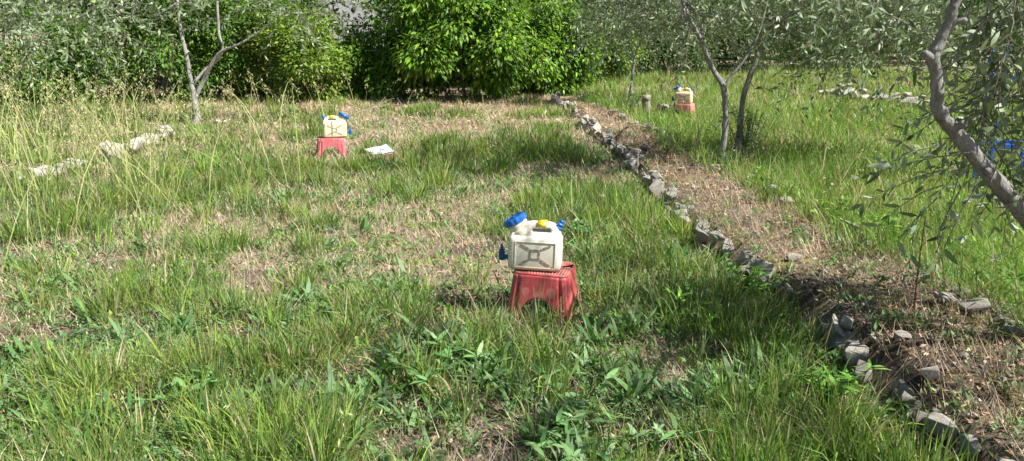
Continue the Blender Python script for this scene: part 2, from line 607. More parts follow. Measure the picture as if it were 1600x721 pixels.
# ------------------------------------------------------------------ shrubs
def shrub(name, label, base, blobs, n_cl, n_leaf, size, cols, weights=None, aspect=0.45, droop=0.5, group='shrubs along the back hedge', gap=0.0, cl_r=0.145, quality=1, cat='shrub', stems=4, out=0.6):
    """blobs: (dx, dy, z, rx, ry, rz) relative to base; leaf clusters sit in the outer shell of each."""
    base = np.array(base, float)
    t = tag(empty(name, base), label, cat, group)
    B = np.array(blobs, float)
    sub = []
    for bb in B:
        for _ in range(9):
            dv = unit(rng.normal(0, 1, (1, 3)) * [1, .8, .9] - [0, .25, -.1])[0]
            f = rng.uniform(.2, .48)
            sub.append([*(bb[:3] + dv * bb[3:6] * rng.uniform(.8, 1.25)), *(bb[3:6] * f)])
    B = np.concatenate([B, np.array(sub)])
    vol = B[:, 3] * B[:, 5] * np.where(B[:, 2] > 2.0, .6, 1.0)
    pick = rng.choice(len(B), n_cl, p=vol / vol.sum())
    d = unit(rng.normal(0, 1, (n_cl, 3)))
    d[:, 1] = np.where(rng.random(n_cl) < .6, -np.abs(d[:, 1]), d[:, 1])
    d[:, 2] = np.where(d[:, 2] < -0.92, -d[:, 2], d[:, 2])
    lump = 0.72 + 0.5 * vnoise(d[:, 0] * 3 + pick * 7, d[:, 2] * 3 + d[:, 1] * 2, 1.0)
    r = rng.uniform(0.45, 1.0, n_cl) ** 0.45 * lump
    cen = B[pick, :3] + d * B[pick, 3:6] * r[:, None]
    if gap:
        keep = vnoise(cen[:, 0] * 1.0 + cen[:, 1], cen[:, 2], 0.5, base[0]) > gap + .04
        cen, d = cen[keep], d[keep]
    cen[:, 2] = np.maximum(cen[:, 2], .1 + .15 * rng.random(len(cen)))
    n = len(cen) * n_leaf
    off = rng.normal(0, 1, (n, 3)) * np.array([cl_r, cl_r, cl_r * 0.7])
    p = np.repeat(cen, n_leaf, 0) + off
    dd = np.repeat(d, n_leaf, 0)
    ax = unit(off) * 0.7 + dd * out + rng.normal(0, 0.35, (n, 3))
    ax[:, 2] -= droop
    up = dd * 0.5 + np.array([0, 0, 0.9]) + rng.normal(0, 0.4, (n, 3))
    L = size * rng.uniform(0.4, 1.3, n)
    ccol = np.repeat(rng.normal(1, 0.26, (len(cen), 1)), n_leaf, 0)
    c = pal(n, cols, weights, 0.16) * ccol
    p[:, 2] = np.maximum(p[:, 2], 0.05)
    V, T, Cc = leaves(p, ax, up, L, L * aspect * rng.uniform(0.8, 1.2, n), c, 0.15, quality)
    link('foliage', np_mesh('foliage', V, T, Cc), t, M['shrub'])
    for k in range(stems):
        b = B[k % len(B)]
        e = b[:3] + rng.normal(0, 0.25, 3) * b[3:6]
        s0 = np.array([rng.normal(0, 0.15), rng.normal(0, 0.15), -0.05])
        mid = (s0 + e) / 2 + rng.normal(0, 0.12, 3)
        tube_obj('stem', [s0, mid, e, e + np.array([rng.normal(0, .3), rng.normal(0, .2), b[5] * 0.5])], [0.035, 0.028, 0.018, 0.008], M['stem'], t, 6, 4)
    return t


BRIGHT = [(0.13, 0.28, 0.02), (0.10, 0.22, 0.02), (0.20, 0.34, 0.025), (0.08, 0.18, 0.025), (0.05, 0.11, 0.03), (0.26, 0.35, 0.06)]
MID = [(0.085, 0.18, 0.03), (0.11, 0.225, 0.03), (0.06, 0.13, 0.03), (0.16, 0.26, 0.05)]
DARK = [(0.06, 0.12, 0.03), (0.08, 0.16, 0.035), (0.045, 0.09, 0.028), (0.12, 0.20, 0.06)]
YEL = [(0.19, 0.28, 0.035), (0.14, 0.25, 0.03), (0.24, 0.30, 0.05), (0.09, 0.17, 0.03)]
SILV = [(0.15, 0.20, 0.12), (0.20, 0.25, 0.16), (0.10, 0.15, 0.08), (0.27, 0.31, 0.22)]


def sb(px, py):
    p = gp(px, py)
    return p


# (label, px of base, py of base, blobs, clusters, leaves, size, colours, options)
HEDGE = [
    ('leafy shrub at the far left end of the hedge', 20, 172, [(0, 0, 1.0, 1.3, 0.9, 1.1), (-.6, .3, 2.2, 1.2, 1.0, 1.1)], 520, 20, .085, MID, dict(gap=0.30)),
    ('dense shrub behind the tall oat stalks', 120, 165, [(0, 0, .9, 1.2, .9, 1.0), (.3, .4, 2.2, 1.3, 1.0, 1.2)], 520, 20, .08, DARK + MID + BRIGHT, dict(gap=0.32)),
    ('deep green shrub just left of the forked olive trunk', 225, 165, [(0, .2, 1.0, 1.1, .9, 1.1), (.1, .5, 2.3, 1.3, 1.0, 1.1)], 520, 20, .085, MID, dict(gap=0.32)),
    ('deep green shrub right behind the forked olive trunk', 325, 160, [(0, .3, .9, 1.0, .9, 1.0), (.1, .5, 2.2, 1.2, 1.0, 1.2)], 480, 20, .08, MID + BRIGHT, dict(gap=0.32)),
    ('dark shrub with a brown withered patch', 405, 158, [(0, .4, .9, .8, .8, 1.0), (0, .7, 2.2, 1.0, .9, 1.1)], 420, 20, .08, MID, dict(gap=0.40)),
    ('light yellow-green shrub to the left of the hedge gap', 470, 162, [(0, -.1, .7, .75, .7, .8), (-.05, .1, 1.35, .75, .7, .55), (.35, .1, .5, .5, .5, .6)], 330, 24, .085, YEL, dict(gap=0.25)),
    ('half shaded loose shrub under the hedge gap', 555, 158, [(0, .3, .6, .8, .7, .7), (.3, .4, 1.1, .8, .8, .6)], 420, 20, .11, MID + BRIGHT, dict(gap=0.40, droop=.8)),
    ('tall drooping shrub right of the hedge gap', 625, 158, [(0, .2, .9, 1.0, .9, 1.0), (.0, .4, 2.2, .85, 1.0, 1.1), (.5, .2, 1.7, .8, .8, .9)], 620, 20, .12, MID + BRIGHT, dict(gap=0.34, droop=.9, aspect=.36)),
    ('big bright green shrub with drooping leaves in the hedge middle', 725, 160, [(0, 0, .9, 1.15, .9, .95), (-.25, .2, 1.9, 1.15, .9, .9), (.5, -.1, 1.3, .75, .7, .9), (-.2, .3, 2.7, .8, .8, .6)], 760, 20, .135, BRIGHT, dict(gap=0.30, droop=.9, aspect=.36)),
    ('rounded bright green shrub at the head of the stone-edged bank', 850, 148, [(0, 0, .85, 1.05, .9, .9), (-.1, .2, 1.6, 1.05, .9, .75), (.5, 0, 1.1, .75, .7, .8), (-.5, .1, 1.3, .7, .7, .7)], 720, 20, .13, BRIGHT, dict(gap=0.27, droop=.85, aspect=.38)),
    ('low yellow-green bush beside the rounded bright shrub', 925, 130, [(0, .3, .7, .9, .8, .7), (.5, .6, .9, .9, .8, .7), (-.5, 1.0, 1.4, .8, .8, .6)], 460, 20, .11, YEL, dict(gap=0.30)),
    ('grey-green scrubby bush behind the thin young olive', 985, 124, [(0, .3, .6, .9, .8, .6), (.2, .8, 1.2, .9, .8, .6)], 380, 20, .08, SILV + YEL, dict(gap=0.35)),
    ('dark green shrub behind the farthest jerrycan', 1065, 122, [(0, .4, .9, 1.4, .9, .9), (0, .8, 2.2, 1.4, 1.0, 1.1)], 520, 20, .085, DARK + [(0.15, .22, .11)], dict(gap=0.32)),
    ('dark shrub seen between the twin olive trunks', 1165, 118, [(0, .4, .9, 1.4, .9, .9), (.2, .8, 2.2, 1.5, 1.0, 1.1)], 560, 20, .085, DARK, dict(gap=0.30)),
    ('mid green shrub above the far stone wall', 1275, 112, [(0, .5, .9, 1.4, .9, .9), (.2, .9, 2.3, 1.5, 1.0, 1.2)], 520, 20, .09, MID, dict(gap=0.30)),
    ('silvery shrub behind the poppies', 1375, 108, [(0, .5, .9, 1.3, .9, .9), (.2, .9, 2.3, 1.4, 1.0, 1.2)], 520, 20, .085, SILV + MID, dict(gap=0.30)),
    ('bright green shrub behind the crooked foreground branch', 1490, 106, [(0, .5, .9, 1.4, .9, .9), (0, .9, 2.3, 1.5, 1.0, 1.2)], 520, 20, .09, BRIGHT + DARK, dict(gap=0.30)),
    ('dark shrub at the far right end of the hedge', 1600, 106, [(0, .5, 1.0, 1.6, .9, 1.0), (.3, .9, 2.3, 1.7, 1.0, 1.2)], 560, 20, .09, DARK, dict(gap=0.30)),
]
for lab, px, py, blobs, ncl, nl, sz, cols, kw in HEDGE:
    b = sb(px, py)
    sh_o = shrub('shrub', lab, (b[0], b[1] + 0.55, b[2]), blobs, int(ncl * 1.5), int(nl * 1.15), sz * 1.2, cols, **kw)
    if 'withered' in lab:
        n = 500
        q = np.array([.15, -.45, 1.15]) + rng.normal(0, 1, (n, 3)) * [.25, .15, .3]
        V = leaves(q, rng.normal(0, 1, (n, 3)) - [0, 0, .6], rng.normal(0, 1, (n, 3)), rng.uniform(.04, .1, n), rng.uniform(.02, .05, n), pal(n, [(.22, .10, .06), (.30, .16, .09), (.15, .07, .05)]), .2, 1)
        link('withered_foliage', np_mesh('withered_foliage', *V), sh_o, M['dry'])

# withered brown twigs inside the dark shrub belong to it
# taller trees beyond the hedge
BACK = [
    ('broad dark tree beyond the left end of the hedge', -11.2, 23.5, 2.7, DARK), ('dark tree beyond the dense left shrubs', -8.2, 23.6, 2.6, MID),
    ('green tree above the shrub right of the forked olive', -7.6, 24.2, 1.5, MID),
    ('dark tree filling the hedge to the right of the gap', -2.4, 23.4, 1.9, DARK), ('shaded tree behind the big bright shrub', -0.2, 25.0, 2.3, DARK),
    ('shaded tree behind the rounded bright shrub', 2.3, 26.0, 2.4, DARK), ('dark tree behind the grey-green scrub', 4.6, 33.5, 3.1, MID),
    ('dark tree rising behind the farthest jerrycan', 7.6, 34.0, 3.1, DARK), ('dark tree behind the twin olive', 10.6, 34.0, 3.1, MID),
    ('tall tree behind the silvery shrub', 13.8, 34.0, 3.1, DARK), ('tall tree behind the right end of the hedge', 17.0, 34.0, 3.1, MID), ('outermost tall tree on the right', 20.2, 33.5, 3.1, DARK),
]
for lab, x, y, r, cols in BACK:
    shrub('broadleaf_tree', lab, (x, y, float(H(x, y))), [(0, 0, 1.5, r, r * .7, 1.5), (0, 0, 3.6, r * .95, r * .7, 1.6), (.3, 0, 5.0, r * .6, r * .5, .9)],
          620, 17, .22, cols, gap=0.20, cl_r=.3, cat='tree', group='trees beyond the hedge', stems=3, droop=.5)

# ------------------------------------------------------------------ olive trees
OLIVE = [(0.14, 0.20, 0.085), (0.19, 0.25, 0.12), (0.10, 0.15, 0.06), (0.28, 0.335, 0.20)]


def shoots(starts, dirs, lens, leaf=0.06, step=0.028, droop=0.5, width=0.22, quality=2, cols=OLIVE, r0=0.004):
    """Leafy olive shoots: thin curved twigs carrying opposite pairs of narrow leaves."""
    LB, LA, LU, tw = [], [], [], []
    for s, d, l in zip(starts, dirs, lens):
        n = max(int(l / step), 4)
        t = np.linspace(0, 1, n)
        d = d / np.linalg.norm(d)
        side = np.cross(d, [0, 0, 1.0]); side /= max(np.linalg.norm(side), 1e-6)
        dr = droop * rng.uniform(-.1, 1.2)
        wob = side[None] * (np.sin(t * 4 + rng.uniform(0, 6)) * 0.04)[:, None] * l
        P = s + d * (t * l)[:, None] + np.array([0, 0, -1.0]) * (dr * l * t ** 2)[:, None] + wob
        tang = np.gradient(P, axis=0); tang = unit(tang)
        tw.append(P[::max(n // 3, 1)])
        st = 2 if n > 8 else 1
        for k in (0, 1):
            Q = P[st:]
            tg = tang[st:]
            ph = rng.uniform(0, 6.28) + np.arange(len(Q)) * 1.57 + k * math.pi
            u = unit(np.cross(tg, np.array([0.13, 0.21, 1.0])))
            w = np.cross(tg, u)
            rad = u * np.cos(ph)[:, None] + w * np.sin(ph)[:, None]
            LB.append(Q); LA.append(tg * 0.75 + rad * 0.8 + rng.normal(0, .18, Q.shape)); LU.append(tg * 0.6 - rad * 0.3 + np.array([0, 0, .9]) + rng.normal(0, .45, Q.shape))
    LB, LA, LU = np.concatenate(LB), np.concatenate(LA), np.concatenate(LU)
    n = len(LB)
    keep = rng.random(n) < 0.88
    LB, LA, LU = LB[keep], LA[keep], LU[keep]
    n = len(LB)
    L = leaf * rng.uniform(0.6, 1.25, n)
    leaf_arr = leaves(LB, LA, LU, L, L * width * rng.uniform(.8, 1.2, n), pal(n, cols, None, .15), 0.1, quality)
    parts = []
    for P in tw:
        m = len(P)
        if m < 2: continue
        V, T = tube_arrays([tuple(p) for p in P], list(np.linspace(r0, r0 * .4, m)), 3, 1)
        parts.append((V, T, np.zeros((len(V), 3))))
    return leaf_arr, join_arrays(parts)


def olive_tree(label, base, limbs, ends, n_shoot, crown, leaf=0.06, thick=.58, extra=None, trunk_seed=0, cols=OLIVE, sl=(0.35, 0.8), quality=2, width=0.22, bark='bark', stubs=()):
    """limbs: list of (name, [points], [radii]) in world space; crown: (centre, radii) ellipsoids that shoots fill."""
    base = np.array(base, float)
    t = tag(empty('olive_tree', base), label, 'tree', 'young olive trees')
    for k, (nm, pts, rad) in enumerate(limbs):
        if nm == 'trunk':      # flare at the foot
            rad = [rad[0] * 1.55] + list(rad[1:])
        tube_obj(nm, [np.array(p) - base for p in pts], [q * thick for q in rad], M[bark], t, 12, 6, 0.34, trunk_seed + k * 3.1)
    for p, d, r in stubs:      # sawn-off side branches
        p = np.array(p) - base
        tube_obj('pruned_stub', [p, p + np.array(d) * .5, p + np.array(d)], [r * 1.3, r, r * .9], M[bark], t, 8, 3, .2)
    S, D, Ln = [], [], []
    for cc, cr, wt in crown:
        n = int(n_shoot * wt)
        cc, cr = np.array(cc), np.array(cr)
        d = unit(rng.normal(0, 1, (n, 3)))
        p = cc + d * cr * (rng.random((n, 1)) ** 0.45)
        S.append(p)
        D.append(d * np.array([1, 1, .7]) + rng.normal(0, .45, (n, 3)) + np.array([0, 0, .25]))
        Ln.append(rng.uniform(sl[0], sl[1], n))
    if extra:
        S.append(np.array([e[0] for e in extra])); D.append(np.array([e[1] for e in extra])); Ln.append(np.array([e[2] for e in extra]))
    S, D, Ln = np.concatenate(S), np.concatenate(D), np.concatenate(Ln)
    la, ta = shoots(S - base, D, Ln, leaf, step=leaf * 0.5, cols=cols, quality=quality, width=width)
    cr_o = link('crown', np_mesh('crown', *la), t, M['olive'])
    link('twigs', np_mesh('twigs', ta[0], ta[1], None, True), cr_o, M['twig'])['kind'] = 'stuff'
    # secondary branches feeding the crown
    ne = len(ends)
    for k in range(min(8, max(4, n_shoot // 40))):
        s = np.array(ends[k % ne])
        near = np.argsort(np.linalg.norm(S - s, axis=1))
        e = S[near[min(6 + 5 * k, len(S) - 1)]]
        mid = (s + e) / 2 + rng.normal(0, .08, 3)
        tube_obj('branch', [s - base, mid - base, e - base], [0.016, 0.011, 0.005], M['bark'], t, 6, 4)
    return t


# left olive with the low fork
b1 = gp(308, 196); Y1 = b1[1]
A = lambda px, py, dy=0.0: at(px, py, Y1 + dy)
limbs = [('trunk', [b1 - [0, 0, .08], A(306, 175), A(303, 152), A(298, 125), A(291, 85), A(283, 52), A(277, 5), A(272, -60)], [.105, .085, .078, .06, .05, .043, .036, .025]),
         ('limb', [A(304, 156), A(318, 125), A(332, 98, -.05), A(347, 80, -.1), A(372, 70, -.15), A(402, 52, -.2), A(440, 20, -.2)], [.06, .05, .045, .035, .028, .022, .015]),
         ('limb', [A(300, 134), A(318, 112, .08), A(338, 96, .1), A(346, 84, .1)], [.045, .034, .03, .024]),
         ('limb', [A(346, 84), A(348, 70), A(342, 52), A(339, 0), A(334, -60)], [.035, .033, .032, .028, .02])]
cT = A(300, -90)
olive_tree('forked grey olive tree in front of the left hedge', b1, limbs, [A(277, 5), A(440, 20, -.2), A(339, 0), A(272, -60)], 270,
           [((cT[0] - .2, Y1, 2.6), (2.4, 1.3, .7), .42), ((A(470, 20)[0], Y1 - .2, 1.95), (.9, .8, .35), .16), ((A(150, 40)[0], Y1 - .3, 1.75), (1.3, .8, .42), .34), ((A(330, 5)[0], Y1 + .1, 1.95), (.7, .7, .2), .08)], leaf=.105, quality=1, width=.3, thick=.66, bark='bark_pale')
# olive further left, mostly outside the frame
b0 = np.array([-8.2, 10.6, float(H(-8.2, 10.6))])
olive_tree('silvery olive reaching in over the tall grass from the left edge', b0,
           [('trunk', [b0 - [0, 0, .06], b0 + [.05, 0, .5], b0 + [.2, 0, 1.1], b0 + [.7, .1, 1.7], b0 + [1.4, .2, 2.2]], [.1, .08, .07, .05, .025]),
            ('limb', [b0 + [.2, 0, 1.0], b0 + [-.3, .1, 1.6], b0 + [-.5, .1, 2.4]], [.055, .045, .025])],
           [b0 + [1.4, .2, 2.2], b0 + [-.5, .1, 2.4], b0 + [.7, .1, 1.7]], 170, [((-7.5, 10.6, 2.2), (1.7, 1.2, .75), .55), ((-6.2, 10.8, 1.75), (1.1, .8, .38), .45)], leaf=.10, quality=1, width=.3)
# thin young olive at the end of the bank
b2 = gp(984, 168); Y2 = b2[1]
A = lambda px, py, dy=0.0: at(px, py, Y2 + dy)
olive_tree('thin young olive at the far end of the bank', b2,
           [('trunk', [b2 - [0, 0, .06], A(986, 140), A(989, 110), A(991, 86)], [.07, .055, .05, .045]),
            ('limb', [A(991, 88), A(982, 66), A(974, 42), A(966, 0), A(960, -50)], [.035, .03, .026, .02, .012]),
            ('limb', [A(991, 88), A(1002, 62), A(1011, 40), A(1016, 0), A(1020, -50)], [.035, .03, .026, .02, .012])],
           [A(966, 0), A(1016, 0)], 420, [((A(990, -40)[0], Y2, 2.35), (1.0, .8, .85), .6), ((A(1050, 50)[0], Y2, 1.65), (.65, .6, .45), .22), ((A(950, 60)[0], Y2, 1.6), (.4, .5, .4), .18)], leaf=.11, quality=1, width=.3)
# twin olive on the bank
b3 = gp(1121, 268); Y3 = b3[1]
A = lambda px, py, dy=0.0: at(px, py, Y3 + dy)
limbs = [('trunk', [b3 - [0, 0, .08], A(1129, 235), A(1133, 200), A(1133, 165), A(1130, 136), A(1118, 116), A(1106, 92), A(1096, 64), A(1082, 38), A(1066, 0), A(1050, -50)], [.075, .062, .056, .054, .056, .048, .045, .04, .036, .03, .02]),
         ('limb', [A(1131, 138), A(1142, 120), A(1158, 100), A(1172, 78), A(1184, 55), A(1200, 0)], [.036, .028, .026, .024, .02, .014])]
olive_tree('olive with a Y-shaped trunk on the stone-edged bank', b3, limbs, [A(1066, 0), A(1096, 64), A(1200, 0)], 360,
           [((A(1110, -60)[0], Y3, 2.6), (1.35, 1.2, .8), .7), ((A(1070, 15)[0], Y3 + .2, 1.85), (.55, .6, .28), .3)], leaf=.08, quality=1, width=.27)
b3b = gp(1150, 262)
b3b[1] += .15
limbs = [('trunk', [b3b - [0, 0, .08], at(1154, 220, b3b[1]), at(1159, 170, b3b[1]), at(1166, 135, b3b[1]), at(1188, 80, b3b[1]), at(1210, 40, b3b[1]), at(1245, 14, b3b[1]), at(1300, -30, b3b[1])], [.075, .062, .056, .054, .05, .045, .036, .022])]
A = lambda px, py, dy=0.0: at(px, py, b3b[1] + dy)
extra = [(A(1163, 168), np.array([-1.0, -.5, -.25]), .5), (A(1166, 140), np.array([.8, -.6, .1]), .5)]
for k in range(60):
    px = rng.uniform(1190, 1490)
    extra.append((A(px, rng.uniform(-40, 40), rng.uniform(-1.6, .3)), np.array([rng.normal(0, .8), rng.normal(0, .5), -.35]), rng.uniform(.3, .6)))
olive_tree('leaning olive with hanging shoots just behind the Y-shaped olive', b3b, limbs, [A(1210, 40), A(1245, 14), A(1300, -30)], 560,
           [((A(1260, -60)[0], b3b[1] - .1, 2.5), (1.5, 1.2, .75), .4), ((A(1340, 40)[0], b3b[1] - .3, 1.65), (1.15, .8, .38), .6)], leaf=.088, extra=extra, trunk_seed=9, quality=1, width=.29)
# foreground olive at the right edge
Y4 = 3.35
A = lambda px, py, dy=0.0: at(px, py, Y4 + dy)
b4 = np.array([2.95, 3.3, float(H(2.95, 3.3))])
limbs = [('trunk', [b4 - [0, 0, .1], b4 + [-.05, 0, .25], A(1660, 400), A(1600, 333)], [.085, .075, .062, .054]),
         ('limb', [A(1606, 340), A(1570, 300), A(1520, 242), A(1488, 202), A(1474, 184), A(1467, 168), A(1464, 140), A(1462, 112), A(1458, 92), A(1461, 80), A(1470, 62), A(1482, 38), A(1488, 18), A(1496, -4), A(1512, -70), A(1540, -160)], [.056, .054, .050, .046, .045, .043, .038, .035, .040, .041, .036, .034, .031, .030, .026, .02]),
         ('limb', [b4 + [.0, 0, 1.2], (2.75, 3.5, 1.9), (2.4, 4.1, 2.3), (1.9, 4.5, 2.35), (1.2, 4.8, 2.25)], [.04, .035, .03, .022, .012]),
         ('limb', [b4 + [-.1, 0, .45], b4 + [.1, -.2, 1.0], b4 + [.15, -.5, 1.7], b4 + [.0, -.7, 2.3]], [.06, .05, .04, .025])]
extra = []
for k in range(30):      # shoots hanging from the overhead limb
    px = rng.uniform(1185, 1500)
    extra.append((at(px, rng.uniform(-90, -10), rng.uniform(4.2, 5.0)), np.array([rng.normal(-.2, .8), rng.normal(0, .5), -.45]), rng.uniform(.25, .5)))
for k in range(165):      # curtain of shoots at the right edge
    px = rng.uniform(1520, 1690); py = rng.uniform(-80, 230)
    extra.append((A(px, py, rng.uniform(.08, .6)), np.array([rng.normal(.05, .4), rng.normal(0, .4), rng.normal(-.45, .35)]), rng.uniform(.25, .55)))
for px, py, dx, dz, l in [(1512, 238, -1, -.12, .42), (1490, 262, -1, -.3, .36), (1475, 290, -1, -.35, .30), (1530, 290, -.5, -.9, .34), (1560, 250, -.3, -1, .35), (1470, 230, -.9, .05, .3), (1500, 300, -.3, -1, .25),
                          (1465, 310, -.6, -.5, .25), (1440, 330, -.2, -1, .22), (1468, 60, -.8, .3, .4), (1464, 110, .8, .4, .35)]:
    extra.append((A(px, py, rng.uniform(-.1, .15)), np.array([dx, rng.normal(0, .25), dz]), l))
olive_tree('crooked foreground olive branch entering from the right edge', b4, limbs, [A(1505, -70), b4 + [.0, -.7, 2.3]], 135,
           [((2.75, 2.55, 2.75), (1.25, 1.05, .8), .8), ((1.8, 2.2, 2.8), (.7, .6, .5), .2)], leaf=.074, extra=extra, trunk_seed=4, width=.27, thick=.66, stubs=[(A(1458, 92), (-.05, -.02, .02), .02), (A(1488, 202), (.02, -.05, .03), .018), (A(1540, 262), (-.02, -.055, -.01), .016), (A(1484, 36), (.05, -.03, .01), .014)])

# ------------------------------------------------------------------ stones
def rock_mesh(seed, flat=0.75):
    r = np.random.default_rng(seed)
    bm = bmesh.new()
    for _ in range(13):
        d = r.uniform(-1, 1, 3)
        d /= (np.abs(d) ** 3.2).sum() ** (1 / 3.2)
        d *= r.uniform(.75, 1.0)
        bm.verts.new((d[0] * .5, d[1] * .42, d[2] * .5 * flat))
    bmesh.ops.convex_hull(bm, input=bm.verts[:])
    bmesh.ops.delete(bm, geom=[v for v in bm.verts if not v.link_faces], context='VERTS')
    bmesh.ops.bevel(bm, geom=bm.edges[:], offset=.022, segments=1, affect='EDGES')
    bmesh.ops.triangulate(bm, faces=bm.faces[:])
    for v in bm.verts:
        v.co *= 1 + 0.10 * mnoise.noise(v.co * 5 + Vector((seed, 0, 0)))
    me = bm_mesh('stone', bm, False)
    return me


ROCKS = [rock_mesh(100 + k, f) for k, f in enumerate([.8, .65, .9, .7, .55, .85, .75, .6, .95, .7])]
PALE = []
for me in ROCKS:
    me.materials.append(M['stone'])
    m2 = me.copy(); m2.materials.clear(); m2.materials.append(M['pale_stone']); PALE.append(m2)
WHITE = []
for me in ROCKS:
    m2 = me.copy(); m2.materials.clear(); m2.materials.append(M['white_stone']); WHITE.append(m2)


def stone(parent, p, s, pale=False, name='stone', rz=None, sq=(1, 1, 1)):
    o = bpy.data.objects.new(name, random.choice(WHITE if name == 'white_rock' else PALE if pale else ROCKS))
    C.objects.link(o)
    if parent:
        o.parent = parent
        p = np.array(p) - np.array(parent.location)
    o.location = p
    o.scale = (s * sq[0], s * sq[1], s * sq[2])
    o.rotation_euler = (random.uniform(-.35, .35), random.uniform(-.35, .35), random.uniform(0, 6.28) if rz is None else rz)
    return o


def wall_dir(f, y):
    return math.atan2(0.4, float(f(y + .2) - f(y - .2)))


wb = gp(1275, 525)
wall = tag(empty('stone_edging', wb), 'row of rough grey stones holding the left side of the earth bank', 'stone wall')
y = 2.35
while y < 18.2:
    s = random.choice((.10, .13, .16, .20, .25)) * random.uniform(.85, 1.15)
    dense = fbm(y, 0.3, 1.0, 4)
    x = float(left_edge(y))
    z0 = float(H(x - .12, y))
    if dense > (.36 if y < 7 else .24):
        stone(wall, (x - .0 + random.uniform(-.05, .04), y, z0 + .03 + s * random.uniform(.2, .42)), s, random.random() < (.22 if y < 7 else .6), rz=wall_dir(left_edge, y) + random.uniform(-.4, .4), sq=(1.4, .8, 1.0))
        if random.random() < .4:
            s2 = s * random.uniform(.5, .8)
            stone(wall, (x + .05 + random.uniform(-.05, .03), y + random.uniform(-.06, .06), z0 + .15 + s2 * .15), s2, random.random() < .6)
        if random.random() < .45:
            s2 = s * random.uniform(.35, .6)
            stone(wall, (x - .10 + random.uniform(-.05, .03), y + random.uniform(-.08, .08), z0 + s2 * .15), s2)
    y += s * random.uniform(.72, 1.2)
# stones on the right side of the bank
rb = gp(1440, 442)
row = tag(empty('stone_row', rb), 'broken row of pale half-buried stones along the right side of the bank', 'stone row')
for px, py, wpx in [(1522, 489, 44), (1498, 466, 26), (1478, 474, 34), (1444, 440, 22), (1338, 378, 26), (1322, 368, 30), (1352, 392, 24), (1305, 362, 20), (1225, 322, 24), (1196, 306, 26), (1180, 294, 22), (1165, 290, 24), (1128, 272, 26), (1118, 268, 18), (1050, 226, 18), (1036, 216, 16), (1022, 210, 20), (1010, 203, 14), (995, 197, 14), (972, 188, 14), (958, 181, 12), (930, 168, 12), (912, 158, 13), (905, 150, 12), (1262, 340, 20), (1160, 280, 18), (1565, 512, 30), (1590, 528, 36)]:
    p = gp(px, py)
    s = wpx / F_PX * p[1] * 1.45
    stone(row, p + [0, 0, s * .24], s, True, sq=(1.1, .8, .8))
# loose stones on the bank
for px, py, w, lab in [(1242, 408, 24, 'rounded pale stone alone in the middle of the bank'), (1410, 532, 26, 'pale stone left of the red-stemmed sapling foot'), (1350, 480, 16, 'small pale stone behind the one left of the sapling'), (1452, 590, 32, 'grey stone on dark soil near the edging bottom'),
                       (1310, 445, 15, 'small pale stone between the lone rounded stone and the sapling'), (1505, 560, 20, 'pale stone on the bare soil right of the sapling'), (1560, 600, 22, 'pale stone nearest the right edge of the picture'), (1065, 268, 15, 'pale stone on the bank left of the Y-shaped olive foot'),
                       (1085, 296, 14, 'pale stone on the bank just below the Y-shaped olive'), (1010, 235, 13, 'pale stone under the curved dry branch'), (1180, 372, 16, 'small pale stone on the narrow middle of the bank'), (1530, 640, 18, 'small stone at the bottom right corner of the bank')]:
    p = gp(px, py)
    s = w / F_PX * p[1] * 1.25
    tag(stone(None, p + [0, 0, s * .22], s, True, 'loose_stone', sq=(1, 1, .85)), lab, 'stone', 'loose stones on the bank')
# nearest big pale boulder pair at the bottom right is part of the edging
for px, py, w in [(1475, 668, 56), (1440, 655, 38), (1418, 622, 36), (1518, 700, 44), (1462, 640, 30), (1335, 545, 60), (1305, 520, 44), (1345, 575, 46), (1192, 428, 44), (1140, 386, 42), (1122, 374, 34), (1165, 408, 34), (1072, 325, 36), (1095, 345, 30), (1236, 462, 34), (1050, 306, 30), (1212, 446, 28)]:
    p = on_z(px, py, .12)
    s = w / F_PX * p[1] * 1.2
    stone(wall, p, s, w > 40, rz=wall_dir(left_edge, p[1]) + random.uniform(-.5, .5), sq=(1.15, .8, 1.1))
# white rocks on the left
wr = gp(100, 280)
wrow = tag(empty('rock_row', wr), 'broken line of low white stones half hidden in the tall grass at the left', 'rock row')
for k in range(30):
    t_ = k / 29
    if .42 < t_ < .64 and k % 3: continue
    p = gp(38 + 225 * t_ + random.uniform(-4, 4), 295 - 72 * t_ + random.uniform(-3, 3))
    s = random.uniform(18, 40) / F_PX * p[1]
    stone(wrow, p + [0, 0, s * .4], s, True, 'stone', sq=(1.2, .9, .85)).data = random.choice(WHITE)
p = gp(345, 196)
tag(stone(None, p + [0, 0, .05], .25, True, 'white_rock', sq=(1.15, .9, .6)), 'flat pale rock right beside the forked olive trunk', 'rock')
# low far wall on the right
fb = gp(1345, 165)
fw = tag(empty('stone_wall', fb), 'low grey stone wall in the green grass near the poppies', 'stone wall')
for k in range(17):
    px = 1285 + k * 9.5
    p = gp(px, 156 + (k / 16) ** 1.3 * 24)
    s = random.uniform(.22, .38)
    stone(fw, p + [0, 0, s * .45 + .04], s, random.random() < .6, sq=(1.3, .9, .9), rz=random.uniform(-.3, .3))
    if random.random() < .6:
        stone(fw, p + [random.uniform(-.1, .1), .05, s * .9 + .06], s * .7, True, sq=(1.2, .9, .6))

